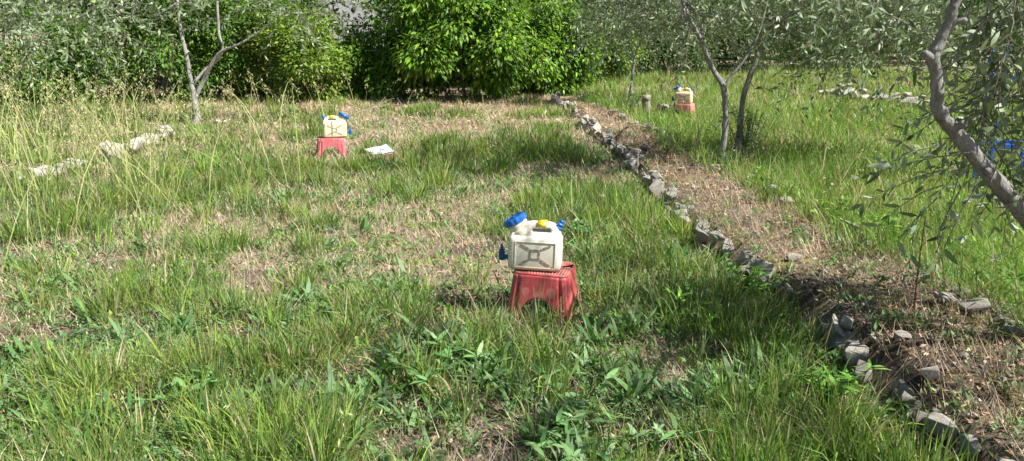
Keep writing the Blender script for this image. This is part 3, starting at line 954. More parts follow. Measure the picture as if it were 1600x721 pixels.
# stumps
def stump(label, px, py, h, r, mossy=False):
    p = gp(px, py)
    t = tag(empty('tree_stump', p), label, 'stump')
    V, T = tube_arrays([(0, 0, -.05), (.01, 0, h * .4), (-.01, .01, h * .8), (0, 0, h)], [r * 1.2, r, r * .95, r * 1.02], 14, 4, .35, px)
    link('trunk', np_mesh('trunk', V, T, None, False), t, M['twig'])
    bm = bmesh.new()
    bmesh.ops.create_cone(bm, cap_ends=True, segments=14, radius1=r * .95, radius2=r * .85, depth=.04)
    for v in bm.verts: v.co += Vector((0, 0, h + .01 + 0.04 * mnoise.noise(v.co * 9)))
    link('cut_face', bm_mesh('cut_face', bm, False), t, M['stone'])
    return t


stump('grey stump with a flat pale top beside the thin young olive', 1009, 182, .36, .085)
stump('low pale stump between the thin olive and the farthest stool', 1036, 184, .20, .11)

# sticks
M['dead'] = bark_mat('dead_wood', (0.14, 0.10, 0.07), (0.27, 0.21, 0.16), (0.40, 0.34, 0.28))
def stick(label, pix, r, lift=0.05, branches=()):
    pts = [gp(*q) for q in pix]
    b = pts[0].copy()
    t = tag(empty('dead_branch', b), label, 'branch')
    n = len(pts)
    q = [p - b + [0, 0, lift * math.sin(math.pi * k / (n - 1)) + .02] for k, p in enumerate(pts)]
    tube_obj('stem', q, list(np.linspace(r, r * .4, n)), M['dead'], t, 6, 4)
    for i, d in branches:
        tube_obj('twig', [q[i], q[i] + np.array(d) * .5 + [0, 0, .03], q[i] + np.array(d)], [r * .6, r * .4, r * .2], M['dead'], t, 5, 3)
stick('curved dry branch lying across the earth bank', [(955, 228), (975, 216), (1000, 210), (1030, 212)], .018, .12)
stick('dry fallen branch behind the white folder', [(545, 182), (590, 176), (625, 174), (660, 190)], .016, .1, [(1, (.3, .3, .15)), (2, (.4, -.3, .1))])
stick('thin dry stick by the foot of the bright hedge', [(590, 168), (612, 160), (632, 172)], .012, .2, [(1, (-.2, .1, .3))])
pA, pB = gp(1019, 158), at(1052, 122, gp(1019, 158)[1])
t = tag(empty('leaning_stick', pA), 'thin dark stick leaning in the grass beside the low stump', 'stick')
tube_obj('stem', [(0, 0, -.03), (pB - pA) * .5 + [0, 0, .01], pB - pA], [.016, .013, .009], M['dead'], t, 6, 3)

# ------------------------------------------------------------------ jerrycans
def panel_lines_mat():
    return plastic('grime', (0.20, 0.155, 0.105), 0.85, (0.66, 0.59, 0.47), 1.0, 60)


def body_mat(name, c, dirt, sss=0.15):
    m, nt, b = mat_new(name)
    tc = N(nt, 'ShaderNodeTexCoord').outputs['Object']
    n1 = noise_tex(nt, 9, 6, 0.7, tc)
    n2 = noise_tex(nt, 45, 5, 0.75, tc)
    w = ramp(nt, [(0.45, (0,) * 3), (0.72, (0.55,) * 3)], n1.outputs[0])
    col = mixc(nt, w.outputs[0], c, dirt)
    s = ramp(nt, [(0.58, (0,) * 3), (0.72, (0.5,) * 3)], n2.outputs[0])
    col = mixc(nt, s.outputs[0], col, (0.40, 0.31, 0.20))
    sx = N(nt, 'ShaderNodeSeparateXYZ')
    nt.links.new(tc, sx.inputs[0])
    low = N(nt, 'ShaderNodeMapRange')
    low.inputs[1].default_value, low.inputs[2].default_value = 0.05, 0.0
    low.inputs[3].default_value, low.inputs[4].default_value = 0.0, 0.45
    nt.links.new(sx.outputs[2], low.inputs[0])
    col = mixc(nt, low.outputs[0], col, (0.42, 0.30, 0.16))      # splashed mud along the foot
    nt.links.new(col, b.inputs['Base Color'])
    b.inputs['Roughness'].default_value = 0.5
    b.inputs['Subsurface Weight'].default_value = sss
    b.inputs['Subsurface Radius'].default_value = (0.03, 0.022, 0.012)
    bump(nt, b, n2.outputs[0], 0.15, 0.004)
    return m


M['can'] = body_mat('cream_polyethylene', (0.74, 0.69, 0.57), (0.54, 0.46, 0.34))
M['grime'] = panel_lines_mat()
M['blue'] = plastic('blue_plastic', (0.012, 0.13, 0.46), 0.42, (0.05, 0.22, 0.55), 0.5, 30)
M['blue_dark'] = plastic('dark_blue_plastic', (0.010, 0.075, 0.30), 0.42, (0.03, 0.12, 0.4), 0.5, 30)
M['yellow'] = plastic('yellow_plastic', (0.82, 0.52, 0.015), 0.45, (0.7, 0.42, 0.05), 0.4, 30)


def frame_bars(bm, x0, x1, z0, z1, y, t, d):
    for c, s in (((x0 + x1) / 2, z0), ((x0 + x1) / 2, z1)):
        box(bm, (c, y, s), (x1 - x0 + t, d, t))
    for c in (x0, x1):
        box(bm, (c, y, (z0 + z1) / 2), (t * .98, d * .97, z1 - z0 - t))


def cone_bm(r1, r2, h, seg=28, knurl=0, kd=.004, rows=1):
    bm = bmesh.new()
    bmesh.ops.create_cone(bm, cap_ends=True, segments=seg, radius1=r1, radius2=r2, depth=h)
    for v in bm.verts:
        v.co.z += h / 2
    return bm


def lathe(profile, seg=32, knurl=None):
    bm = bmesh.new()
    rings = []
    for j, (r, z) in enumerate(profile):
        ring = []
        for k in range(seg):
            a = 2 * math.pi * k / seg
            rr = r + (knurl[j] * (1 if (k // 2) % 2 else -1) if knurl else 0)
            ring.append(bm.verts.new((rr * math.cos(a), rr * math.sin(a), z)))
        rings.append(ring)
    for i in range(len(rings) - 1):
        for k in range(seg):
            bm.faces.new((rings[i][k], rings[i][(k + 1) % seg], rings[i + 1][(k + 1) % seg], rings[i + 1][k]))
    bm.faces.new(rings[0][::-1]); bm.faces.new(rings[-1])
    return bm


def place(bm, loc, d):
    q = Vector(d).normalized().to_track_quat('Z', 'Y').to_matrix()
    for v in bm.verts:
        v.co = q @ v.co + Vector(loc)
    return bm


def auto_smooth(me, ang=40):
    me.set_sharp_from_angle(angle=math.radians(ang))
    return me


def jerrycan(label):
    t = tag(empty('jerrycan'), label, 'jerrycan', 'jerrycans on red stools')
    W, D, Hb = .305, .17, .205
    bm = bmesh.new()
    box(bm, (0, 0, Hb / 2), (W, D, Hb))
    for v in bm.verts:
        if v.co.z > .1:
            v.co.x *= .985; v.co.y *= .93
    bmesh.ops.bevel(bm, geom=bm.edges[:], offset=.032, segments=5, profile=.5, affect='EDGES')
    body = link('body', auto_smooth(bm_mesh('body', bm), 60), t, M['can'])
    # upper half with the handle slot: outline with a hole, thinner towards the top
    outer = [(-.135, .165), (-.143, .195), (-.128, .228), (-.098, .252), (-.06, .266), (-.03, .273), (.02, .276), (.07, .275), (.098, .268), (.120, .250), (.137, .222), (.143, .19), (.138, .165)]
    hole = [(-.016, .222), (-.024, .230), (-.018, .240), (.0, .244), (.045, .246), (.078, .245), (.088, .237), (.084, .226), (.07, .222), (.03, .221)]
    def thick(z): return .074 - (z - .165) * .42
    bm = bmesh.new()
    rings = {}
    for sgn in (-1, 1):
        for nm, lp in (('o', outer), ('h', hole)):
            vs = [bm.verts.new((x, sgn * thick(z), z)) for x, z in lp]
            rings[sgn, nm] = vs
        es = []
        for nm in 'oh':
            vs = rings[sgn, nm]
            for i in range(len(vs)):
                es.append(bm.edges.new((vs[i], vs[(i + 1) % len(vs)])))
        bmesh.ops.triangle_fill(bm, edges=es, use_beauty=True)
    for nm in 'oh':
        a, b = rings[-1, nm], rings[1, nm]
        for i in range(len(a)):
            j = (i + 1) % len(a)
            bm.faces.new((a[i], a[j], b[j], b[i]))
    hd = link('handle', auto_smooth(bm_mesh('handle', bm), 50), t, M['can'])
    bv = hd.modifiers.new('bevel', 'BEVEL'); bv.width = .009; bv.segments = 3; bv.limit_method = 'ANGLE'; bv.angle_limit = math.radians(55)
    bm = bmesh.new()
    box(bm, (.034, 0, .263), (.066, .080, .033))
    bmesh.ops.bevel(bm, geom=bm.edges[:], offset=.008, segments=3, affect='EDGES')
    link('grip', bm_mesh('grip', bm), t, M['yellow'])
    # wide mouth and cap
    nd = (-.50, 0, .86)
    bm = place(lathe([(.062, 0), (.062, .03), (.056, .034), (.056, .052), (.060, .055), (.060, .060), (.055, .063), (.055, .08)]), (-.080, 0, .200), nd)
    link('neck', auto_smooth(bm_mesh('neck', bm), 45), t, M['can'])
    bm = place(lathe([(.066, 0), (.068, .004), (.068, .030), (.062, .037), (.052, .038), (.050, .033), (.0, .035)][:-1] + [(.01, .034)], 48, [.001, .002, .002, .001, 0, 0, 0]), (-.080 + nd[0] * .072, 0, .200 + nd[2] * .072), nd)
    cap = link('cap', auto_smooth(bm_mesh('cap', bm), 35), t, M['blue'])
    bm = bmesh.new(); box(bm, (0, 0, .037), (.07, .012, .008))
    place(bm, (-.080 + nd[0] * .072, 0, .200 + nd[2] * .072), nd)
    link('cap_rib', bm_mesh('cap_rib', bm, False), cap, M['blue'])
    # small vent spout
    sd = (.46, 0, .88)
    bm = place(lathe([(.021, 0), (.021, .022), (.017, .024), (.017, .034), (.019, .036), (.018, .042), (.013, .046), (.013, .060), (.010, .064)], 20), (.118, 0, .232), sd)
    link('spout', auto_smooth(bm_mesh('spout', bm), 35), t, M['blue'])
    # tap
    bm = place(lathe([(.019, 0), (.019, .010), (.013, .012), (.013, .045)], 18), (-.147, 0, .055), (-1, 0, 0))
    tap = link('tap', auto_smooth(bm_mesh('tap', bm), 35), t, M['blue_dark'])
    bm = lathe([(.014, .0), (.018, .004), (.018, .05), (.015, .053), (.015, .062), (.009, .068), (.005, .095), (.004, .097)], 18)
    for v in bm.verts: v.co += Vector((-.196, 0, .035))
    link('tap_valve', auto_smooth(bm_mesh('tap_valve', bm), 35), tap, M['blue_dark'])
    bm = bmesh.new(); box(bm, (-.196, -.012, .118), (.010, .03, .012))
    link('tap_lever', bm_mesh('tap_lever', bm, False), tap, M['blue_dark'])
    # pressed panel on both faces
    for sgn in (-1, 1):
        yy = lambda z: sgn * (D / 2 * (1 - .07 * max(0, (z - .04)) / .165) + .0008)
        tilt = sgn * .036
        rot = Matrix.Rotation(tilt, 3, 'X')
        ym = sgn * (D / 2 * .965 - .0005)
        def flat(name, build, mat, parent=t):
            bm = bmesh.new(); build(bm)
            for v in bm.verts:
                z = v.co.z
                v.co.y = v.co.y + sgn * (D / 2) * (1 - .07 * z / Hb) + 0
            return link(name, bm_mesh(name, bm, False), parent, mat)
        fr = flat('panel_frame', lambda b: frame_bars(b, -.108, .118, .025, .172, 0, .0035, .006), M['can'])
        flat('boss', lambda b: frame_bars(b, -.022, .030, .078, .128, 0, .009, .0055), M['grime'])
        for (x0, z0, x1, z1) in [(-.030, .133, -.078, .160), (.038, .133, .092, .158), (-.030, .072, -.082, .040), (.038, .072, .092, .042)]:
            ang = math.atan2(z1 - z0, x1 - x0)
            ln = math.hypot(x1 - x0, z1 - z0)
            flat('rib', lambda b: box(b, ((x0 + x1) / 2, 0, (z0 + z1) / 2), (ln, .006, .0105), Matrix.Rotation(-ang, 3, 'Y')), M['grime'])
        for k in range(7):
            flat('graduation', lambda b: box(b, (-.128, 0, .05 + k * .02), (.014, .004, .0022)), M['grime'])
        for cx, cz in ((-.098, .036), (.106, .037), (-.098, .160)):
            flat('stud', lambda b: box(b, (cx, 0, cz), (.007, .005, .006)), M['grime'])
    return t


def copy_tree(o, parent=None):
    c = o.copy(); C.objects.link(c); c.parent = parent
    for ch in o.children: copy_tree(ch, c)
    return c


# ------------------------------------------------------------------ stools
def stool_mat(name, base, fade, prints):
    m, nt, b = mat_new(name)
    tc = N(nt, 'ShaderNodeTexCoord').outputs['Object']
    n1 = noise_tex(nt, 11, 6, 0.7, tc)
    n2 = noise_tex(nt, 50, 5, 0.75, tc)
    w = ramp(nt, [(0.40, (0,) * 3), (0.68, (0.6,) * 3)], n1.outputs[0])
    col = mixc(nt, w.outputs[0], base, fade)
    sx = N(nt, 'ShaderNodeSeparateXYZ')
    nt.links.new(tc, sx.inputs[0])
    if prints:
        def M2(op, a, b_):
            n = N(nt, 'ShaderNodeMath', operation=op)
            for s, v in zip(n.inputs, (a, b_)):
                if hasattr(v, 'links'): nt.links.new(v, s)
                else: s.default_value = v
            return n.outputs[0]
        front = M2('LESS_THAN', sx.outputs[1], -.08)
        tot = None
        for cx, cz, r in ((-.07, .172, .021), (-.012, .158, .018), (.014, .160, .016), (.066, .172, .024)):
            dx = M2('POWER', M2('ABSOLUTE', M2('SUBTRACT', sx.outputs[0], cx), 0), 2)
            dz = M2('POWER', M2('ABSOLUTE', M2('SUBTRACT', sx.outputs[2], cz), 0), 2)
            dd = M2('SQRT', M2('ADD', dx, dz), 0)
            dd = M2('ADD', dd, M2('MULTIPLY', M2('SUBTRACT', n1.outputs[0], .5), .06))
            e = M2('LESS_THAN', dd, r)
            tot = e if tot is None else M2('MAXIMUM', tot, e)
        f = M2('MULTIPLY', M2('MULTIPLY', tot, front), .4)
        col = mixc(nt, f, col, (0.66, 0.27, 0.20))
    top = N(nt, 'ShaderNodeMapRange')
    top.inputs[1].default_value, top.inputs[2].default_value = .258, .268
    nt.links.new(sx.outputs[2], top.inputs[0])
    chk = N(nt, 'ShaderNodeTexVoronoi'); chk.inputs['Scale'].default_value = 60; chk.inputs['Randomness'].default_value = 0.1
    nt.links.new(tc, chk.inputs['Vector'])
    dirt = ramp(nt, [(0.2, (0,) * 3), (0.55, (0.8,) * 3)], chk.outputs['Distance'])
    mul = N(nt, 'ShaderNodeMath', operation='MULTIPLY')
    nt.links.new(top.outputs[0], mul.inputs[0]); nt.links.new(dirt.outputs[0], mul.inputs[1])
    col = mixc(nt, mul.outputs[0], col, (0.30, 0.20, 0.13))        # dust between the tread dots
    nt.links.new(col, b.inputs['Base Color'])
    b.inputs['Roughness'].default_value = 0.45
    bump(nt, b, n2.outputs[0], 0.12, 0.004)
    return m


def stool(label, mat, sx=1.0, broken=True, arch=.62, archh=.135):
    t = tag(empty('plastic_stool'), label, 'stool', 'red plastic stools')
    Hs, a0, b0_, fl = .27, .148 * sx, .135, .036
    n = 160
    def loop(hx, hy, rad):
        pts, side = [], []
        for k in range(n):
            q = k * 4 // n
            u = (k % (n // 4)) / (n // 4) * 2 - 1
            if q == 0: p = (u, -1)
            elif q == 1: p = (1, u)
            elif q == 2: p = (-u, 1)
            else: p = (-1, -u)
            # squircle-style corner rounding
            x, y_ = p
            m_ = (abs(x) ** 7 + abs(y_) ** 7) ** (1 / 7)
            pts.append((x / m_ * hx, y_ / m_ * hy)); side.append(u)
        return pts, side
    rows = 14
    bm = bmesh.new()
    grid = []
    for j in range(rows + 1):
        tt = j / rows
        ring = []
        pts, side = loop(1, 1, 0)
        for k, ((x, y_), u) in enumerate(zip(pts, side)):
            zb = archh * math.sqrt(max(0, 1 - (u / arch) ** 2)) if abs(u) < arch else 0.0
            q = k * 4 // n
            if q == 1: zb *= .8
            z = (Hs - .012) * (1 - tt) + zb * tt - 0.0
            f = 1 - z / Hs
            hx, hy = a0 + fl * f, b0_ + fl * f
            g = math.exp(-((abs(u) - .74) / .055) ** 2) * .016 * min(1, f * 4) + math.exp(-((abs(u) - .90) / .04) ** 2) * .006 * min(1, f * 4)
            px_, py_ = x * hx, y_ * hy
            r = math.hypot(px_, py_)
            ring.append(bm.verts.new((px_ * (1 - g / r), py_ * (1 - g / r), z)))
        grid.append(ring)
    for j in range(rows):
        for k in range(n):
            bm.faces.new((grid[j][k], grid[j + 1][k], grid[j + 1][(k + 1) % n], grid[j][(k + 1) % n]))
    body = link('body', auto_smooth(bm_mesh('body', bm), 60), t, mat)
    so = body.modifiers.new('wall', 'SOLIDIFY'); so.thickness = .004; so.offset = -1
    bm = bmesh.new()
    rings = []
    for s, z in [(1, Hs - .013), (.995, Hs - .006), (.975, Hs - .001), (.95, Hs), (.90, Hs - .002), (.6, Hs - .003), (.3, Hs - .003)]:
        pts, _ = loop(1, 1, 0)
        rings.append([bm.verts.new((x * a0 * s * 1.001, y_ * b0_ * s * 1.001, z)) for x, y_ in pts])
    for i in range(len(rings) - 1):
        for k in range(n):
            bm.faces.new((rings[i][k], rings[i][(k + 1) % n], rings[i + 1][(k + 1) % n], rings[i + 1][k]))
    bm.faces.new(rings[-1])
    if broken:      # a piece is broken out of the rear right corner of the seat
        bm.faces.ensure_lookup_table()
        kill = [f for f in bm.faces if f.calc_center_median().x > a0 * .72 + .03 * math.sin(f.calc_center_median().y * 90) and .02 < f.calc_center_median().y < b0_ * .75 and f.calc_center_median().x < a0 * .97]
        bmesh.ops.delete(bm, geom=kill, context='FACES')
    seat = link('seat', auto_smooth(bm_mesh('seat', bm), 60), t, mat)
    so = seat.modifiers.new('wall', 'SOLIDIFY'); so.thickness = .003; so.offset = -1
    # raised tread dots on the seat
    Vd, Td = [], []
    for ix in range(-8, 9):
        for iy in range(-7, 8):
            cx, cy = ix * .0155 * sx, iy * .0155
            if abs(cx) > a0 * .86 or abs(cy) > b0_ * .86 or (broken and cx > a0 * .6 and cy > 0): continue
            o = len(Vd)
            for hx, z in ((.0048, Hs - .004), (.0036, Hs + .0008)):
                Vd += [(cx - hx, cy - hx, z), (cx + hx, cy - hx, z), (cx + hx, cy + hx, z), (cx - hx, cy + hx, z)]
            Td += [(o + 4, o + 5, o + 6), (o + 4, o + 6, o + 7)]
            for k in range(4):
                a_, b_ = o + k, o + (k + 1) % 4
                Td += [(a_, b_, b_ + 4), (a_, b_ + 4, a_ + 4)]
    tr = link('tread', np_mesh('tread', np.array(Vd), np.array(Td)), seat, mat)
    tr['kind'] = 'stuff'
    return t


M['red'] = stool_mat('weathered_red', (0.40, 0.045, 0.05), (0.57, 0.19, 0.18), True)
M['red2'] = stool_mat('bleached_red', (0.50, 0.085, 0.10), (0.64, 0.27, 0.27), False)
M['red3'] = stool_mat('pink_red', (0.56, 0.19, 0.18), (0.68, 0.36, 0.33), False)

s1 = stool('large red plastic stool in the foreground under the nearest jerrycan', M['red'])
g1 = gp(848, 497)
s1.location = (g1[0] + .01, g1[1] + .13, g1[2] - .02)
s1.scale = (1.08, 1.08, 1.06)
s1.rotation_euler = (0.0, 0.015, math.radians(-15))
j1 = jerrycan('nearest cream jerrycan with blue cap, yellow grip and blue tap')
ofs = Matrix.Rotation(math.radians(-15), 3, 'Z') @ Vector((-.045, -.035, 0))
j1.location = (s1.location.x + ofs.x, s1.location.y + ofs.y, s1.location.z + .2705 * 1.06)
j1.rotation_euler = (0, math.radians(1.5), math.radians(-8))

s2 = stool('bleached red stool with ragged arches under the second jerrycan', M['red2'], 1.12, False, .72, .17)
g2 = gp(515, 247)
s2.location = (g2[0], g2[1] + .12, g2[2] - .02)
s2.rotation_euler = (0, 0, math.radians(14))
j2 = copy_tree(j1)
j2['label'] = 'cream jerrycan on the left stool with its blue cap on the right'
j2.location = (s2.location.x + .06, s2.location.y, s2.location.z + .2705)
j2.rotation_euler = (0, 0, math.radians(180 + 14))
M['can2'] = body_mat('yellowed_polyethylene', (0.78, 0.70, 0.48), (0.62, 0.52, 0.32))
for ch in j2.children:
    if ch.name.split('.')[0] in ('body', 'handle', 'neck', 'panel_frame'):
        ch.material_slots[0].link = 'OBJECT'
        ch.material_slots[0].material = M['can2']
# dark muddy streak down the second can
bm = bmesh.new(); box(bm, (.035, .083, .115), (.020, .006, .20))
for v in bm.verts: v.co.y -= max(0, v.co.z - .1) * .06
o = link('mud_streak', bm_mesh('mud_streak', bm, False), j2, M['grime'])

s3 = stool('small pinkish red stool sunk in the far green grass', M['red3'], 1.0, False, .6, .12)
g3 = gp(1071, 188)
s3.location = (g3[0], g3[1] + .1, g3[2] + .02)
s3.rotation_euler = (0, 0, math.radians(-28))
j3 = copy_tree(j1)
j3['label'] = 'farthest cream jerrycan standing in the green grass'
j3.location = (s3.location.x - .03, s3.location.y, s3.location.z + .2705)
j3.rotation_euler = (0, 0, math.radians(-24))
M['can3'] = body_mat('tan_polyethylene', (0.74, 0.55, 0.38), (0.62, 0.43, 0.28))
for ch in j3.children:
    if ch.name.split('.')[0] in ('body', 'handle', 'neck', 'panel_frame'):
        ch.material_slots[0].link = 'OBJECT'
        ch.material_slots[0].material = M['can3']

# half hidden blue stand with a can behind the leaves at the right edge
hb = at(1604, 60, 7.4)
hz = float(H(hb[0], 7.4))
st = tag(empty('blue_stand', (hb[0], 7.4, hz), math.radians(-10), (1, 1, 1.14)), 'tall blue metal stand half hidden behind olive leaves at the right edge', 'stand')
M['blue_metal'] = plastic('blue_paint', (0.02, 0.10, 0.50), 0.4, (0.04, 0.16, 0.5), .5, 20)
for lx in (-.2, .2):
    for ly in (-.15, .15):
        box_obj('leg', (lx, ly, .70), (.045, .045, 1.44), M['blue_metal'], st, .005)
box_obj('top', (0, 0, 1.435), (.50, .40, .03), M['blue_metal'], st, .006)
for ly in (-.15, .15):
    for zz in (.45, 1.0):
        box_obj('crossbar', (0, ly, zz), (.354, .03, .04), M['blue_metal'], st, .004)
j4 = copy_tree(j1)
j4['label'] = 'jerrycan on the blue stand, mostly hidden by olive leaves'
j4.location = (hb[0], 7.4, hz + 1.4505 * 1.14)
j4.rotation_euler = (0, 0, math.radians(160))

# white folder on the ground
def folder():
    g = gp(591, 252)
    t = tag(empty('folder', (g[0], g[1] + .1, g[2] + .09), math.radians(35)), 'white folder with a dark red edge lying in the grass', 'folder')
    t.scale = (.98, .98, .98)
    t.rotation_euler = (math.radians(12), math.radians(-4), math.radians(35))
    box_obj('cover', (0, 0, 0), (.30, .23, .012), plastic('dark_red_card', (0.22, 0.02, 0.03), .6), t, .002)
    box_obj('page_block', (.006, .002, .017), (.284, .222, .022), plastic('page_edges', (0.55, 0.52, 0.48), .9), t)
    m, nt, b = mat_new('printed_sheet')
    tc = N(nt, 'ShaderNodeTexCoord').outputs['Object']
    mp = N(nt, 'ShaderNodeMapping'); mp.inputs['Scale'].default_value = (18, 70, 1)
    nt.links.new(tc, mp.inputs[0])
    r = ramp(nt, [(0.54, (0.76, 0.76, 0.77)), (0.62, (0.34, 0.37, 0.44))], noise_tex(nt, 1.2, 4, .7, mp.outputs[0]).outputs[0])
    nt.links.new(r.outputs[0], b.inputs['Base Color']); b.inputs['Roughness'].default_value = .5
    nn = 12
    X, Y = np.meshgrid(np.linspace(-.15, .155, nn), np.linspace(-.118, .12, nn))
    Z = .032 + .02 * sstep(.06, .16, X) * sstep(-.05, .12, Y) + .006 * np.sin(X * 30 + Y * 12) * .6 + .004
    i_ = np.arange(nn * nn).reshape(nn, nn)
    q = np.stack([i_[:-1, :-1], i_[:-1, 1:], i_[1:, 1:], i_[1:, :-1]], -1).reshape(-1, 4)
    sh = link('sheet', np_mesh('sheet', np.stack([X, Y, Z], -1).reshape(-1, 3), q, None, True), t, m)
    so = sh.modifiers.new('t', 'SOLIDIFY'); so.thickness = .0015
folder()

# ------------------------------------------------------------------ ground vegetation
def scatter(n, d0=1.9, d1=24, pw=0.3, spread=0.84):
    """World points in the wedge of ground before the camera, thinning out with distance."""
    u = rng.random(n)
    e = 1 - pw
    d = (d0 ** e + u * (d1 ** e - d0 ** e)) ** (1 / e)
    x = d * rng.uniform(-spread, spread, n)
    return x, d


def regions(x, y):
    ye = np.clip(y, 1, 18.5)
    le, re = left_edge(ye), right_edge(ye)
    bank = bank_mask(x, y)
    right = sstep(-.22, .15, x - re + (fbm(x, y, .5, 2) - .5) * .5) * np.ones_like(x)
    right = np.maximum(right, sstep(18, 19.5, y) * (x > 1.5))
    left = (x < le) & (right < .5)
    return left.astype(float), bank, right


GREEN_P = [(620, 490, .35, .3, .9), (660, 245, .8, .8, .7), (860, 240, 1.3, 1.1, 1.0), (960, 330, .8, .9, .5), (1060, 400, .6, .5, .5), (340, 480, .5, .35, .7), (90, 520, .7, .4, .5), (460, 590, .6, .4, .8), (220, 620, .3, .25, .6),
           (720, 620, .7, .4, .8), (850, 560, .35, .3, .9), (1100, 500, .5, .4, .8), (1230, 560, .5, .4, 1.0), (1300, 650, .5, .35, .9), (500, 400, .5, .4, .5), (310, 310, 1.2, 1.2, .8), (120, 370, .8, .5, .6), (30, 320, .6, .6, .9), (830, 500, .22, .12, .9),
           (820, 680, .5, .3, .8), (500, 700, .5, .3, .8), (1180, 690, .5, .3, .7), (950, 640, .4, .3, .5), (40, 640, .5, .35, .7), (930, 470, .25, .2, .6), (1000, 460, .4, .3, .5)]
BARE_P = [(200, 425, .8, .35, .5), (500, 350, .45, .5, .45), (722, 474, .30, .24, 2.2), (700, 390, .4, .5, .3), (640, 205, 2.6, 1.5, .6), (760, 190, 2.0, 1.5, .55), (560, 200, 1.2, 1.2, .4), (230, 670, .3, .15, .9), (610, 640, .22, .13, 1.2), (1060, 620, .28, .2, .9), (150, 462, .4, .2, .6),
          (1010, 690, .2, .15, .8), (730, 560, .15, .1, .6), (1420, 700, .25, .2, 1.2), (1100, 560, .15, .15, .5), (880, 440, .2, .15, .4)]
def grass_density(x, y):
    n = fbm(x, y, .7, 1) * 1.2 + vnoise(x, y, .16, 6) * .75
    d = (n - .97) * 3.3 + patch_field(x, y, GREEN_P) - patch_field(x, y, BARE_P) - .55 * humus_shade(x, y) - .75 * np.exp(-((x - left_edge(np.clip(y, 1, 18.5)) + .05) / .13) ** 2)
    return np.clip(d, 0.025, 1.2)


GREENS = [(0.11, 0.23, 0.035), (0.155, 0.285, 0.04), (0.065, 0.165, 0.03), (0.25, 0.34, 0.05), (0.08, 0.20, 0.07), (0.20, 0.32, 0.05)]
LUSH = [(0.125, 0.27, 0.045), (0.17, 0.325, 0.05), (0.085, 0.215, 0.04), (0.24, 0.35, 0.075)]
STRAW = [(0.50, 0.41, 0.28), (0.40, 0.31, 0.20), (0.58, 0.50, 0.37), (0.31, 0.23, 0.15)]


def tuft_layer(cx, cy, nb, spread, lmin, lmax, width, cols, tipyel=.2, lean=.28, curve=.5, segs=3, lsc=None, dead=0.06):
    n = len(cx)
    cnt = np.maximum(3, (nb * rng.uniform(.5, 1.4, n)).astype(int))
    i = np.repeat(np.arange(n), cnt)
    m = len(i)
    sp = spread * rng.uniform(.5, 1.4, n)[i]
    ox, oy = rng.normal(0, 1, m) * sp, rng.normal(0, 1, m) * sp
    x, y = cx[i] + ox, cy[i] + oy
    z = H(x, y) - .008
    az = np.arctan2(oy, ox) + rng.normal(0, .7, m)
    ln = rng.uniform(lmin, lmax, n)[i] * rng.uniform(.45, 1.1, m)
    if lsc is not None: ln = ln * lsc[i]
    dist = np.hypot(x, y)
    w = width * np.exp(rng.normal(-.08, .38, m)).clip(.4, 2.2) * np.clip(dist / 6.5, .8, 2.4)
    le = np.abs(rng.normal(0, lean, m)) + .03 + (rng.random(m) < .08) * .45
    cu = np.abs(rng.normal(0, curve, m)).clip(0, .9)
    pt = fbm(cx, cy, .9, 50)[:, None]
    hue = pal(n, cols, None, .16) * (.72 + .56 * pt) * (1 + np.array([.3, .12, .1]) * np.clip(fbm(cx, cy, 1.3, 61) - .45, 0, 1)[:, None] * 2.2)
    hue = hue[i]
    c0 = hue * (1 + rng.normal(0, .14, (m, 1)))
    dd = rng.random(m) < dead
    c0[dd] = pal(int(dd.sum()), STRAW)
    yel = np.array([0.34, 0.32, 0.12])
    f = (rng.random((m, 1)) ** 2) * tipyel * 2
    c1 = c0 * (1 - f) + yel * f
    rootf = rng.random((m, 1)) * .45
    c0 = c0 * (1 - rootf) + np.array([0.28, 0.26, 0.12]) * rootf
    return blades(np.stack([x, y, z], 1), ln, w, az, le, cu, rng.uniform(0, math.pi, m), np.clip(c0, .01, .9), np.clip(c1, .01, .9), segs)


def blocked(x, y):
    """Inside a stool's footprint or the folder."""
    b = np.zeros(len(x), bool)
    f = gp(591, 252)
    b |= (np.abs(x - f[0]) < .28) & (y > f[1] - .30) & (y < f[1] + .4)
    b |= (np.abs(x - s1.location.x) < .24) & (y > s1.location.y - .62) & (y < s1.location.y + .2) & (np.random.default_rng(3).random(len(x)) < .8)
    b |= (np.abs(x - s2.location.x) < .3) & (y > s2.location.y - .5) & (y < s2.location.y + .3)
    for o, r in ((s1, .19), (s2, .17), (s3, .15)):
        b |= (x - o.location.x) ** 2 + (y - o.location.y) ** 2 < r * r
    return b


# meadow tufts, left field
x, y = scatter(32000, 1.9, 19, .5)
L, Bk, R = regions(x, y)
dn = grass_density(x, y)
keep = (rng.random(len(x)) < dn * L * .95) & ~blocked(x, y)
x, y, dn = x[keep], y[keep], dn[keep]
if len(x) > 9500:
    x, y, dn = x[:9500], y[:9500], dn[:9500]
parts = [tuft_layer(x, y, 13, .034, .10, .27, .0074, GREENS, .3, lean=.22, curve=.42, lsc=.55 + .6 * dn, dead=.2)]
# tall straight tufts where the grass stands thick
x, y = scatter(9000, 1.9, 17, .5)
L, Bk, R = regions(x, y)
dn = grass_density(x, y)
keep = (rng.random(len(x)) < np.clip(dn - .30, 0, 1) * L * .6) & ~blocked(x, y)
x, y = x[keep][:1700], y[keep][:1700]
parts.append(tuft_layer(x, y, 32, .048, .18, .34, .0066, LUSH + GREENS, .25, .12, .24))
o = link('meadow_grass', np_mesh('meadow_grass', *join_arrays(parts)), None, M['grass'])
tag(o, 'patchy green grass tufts over the littered orchard ground', 'grass', kind='stuff')

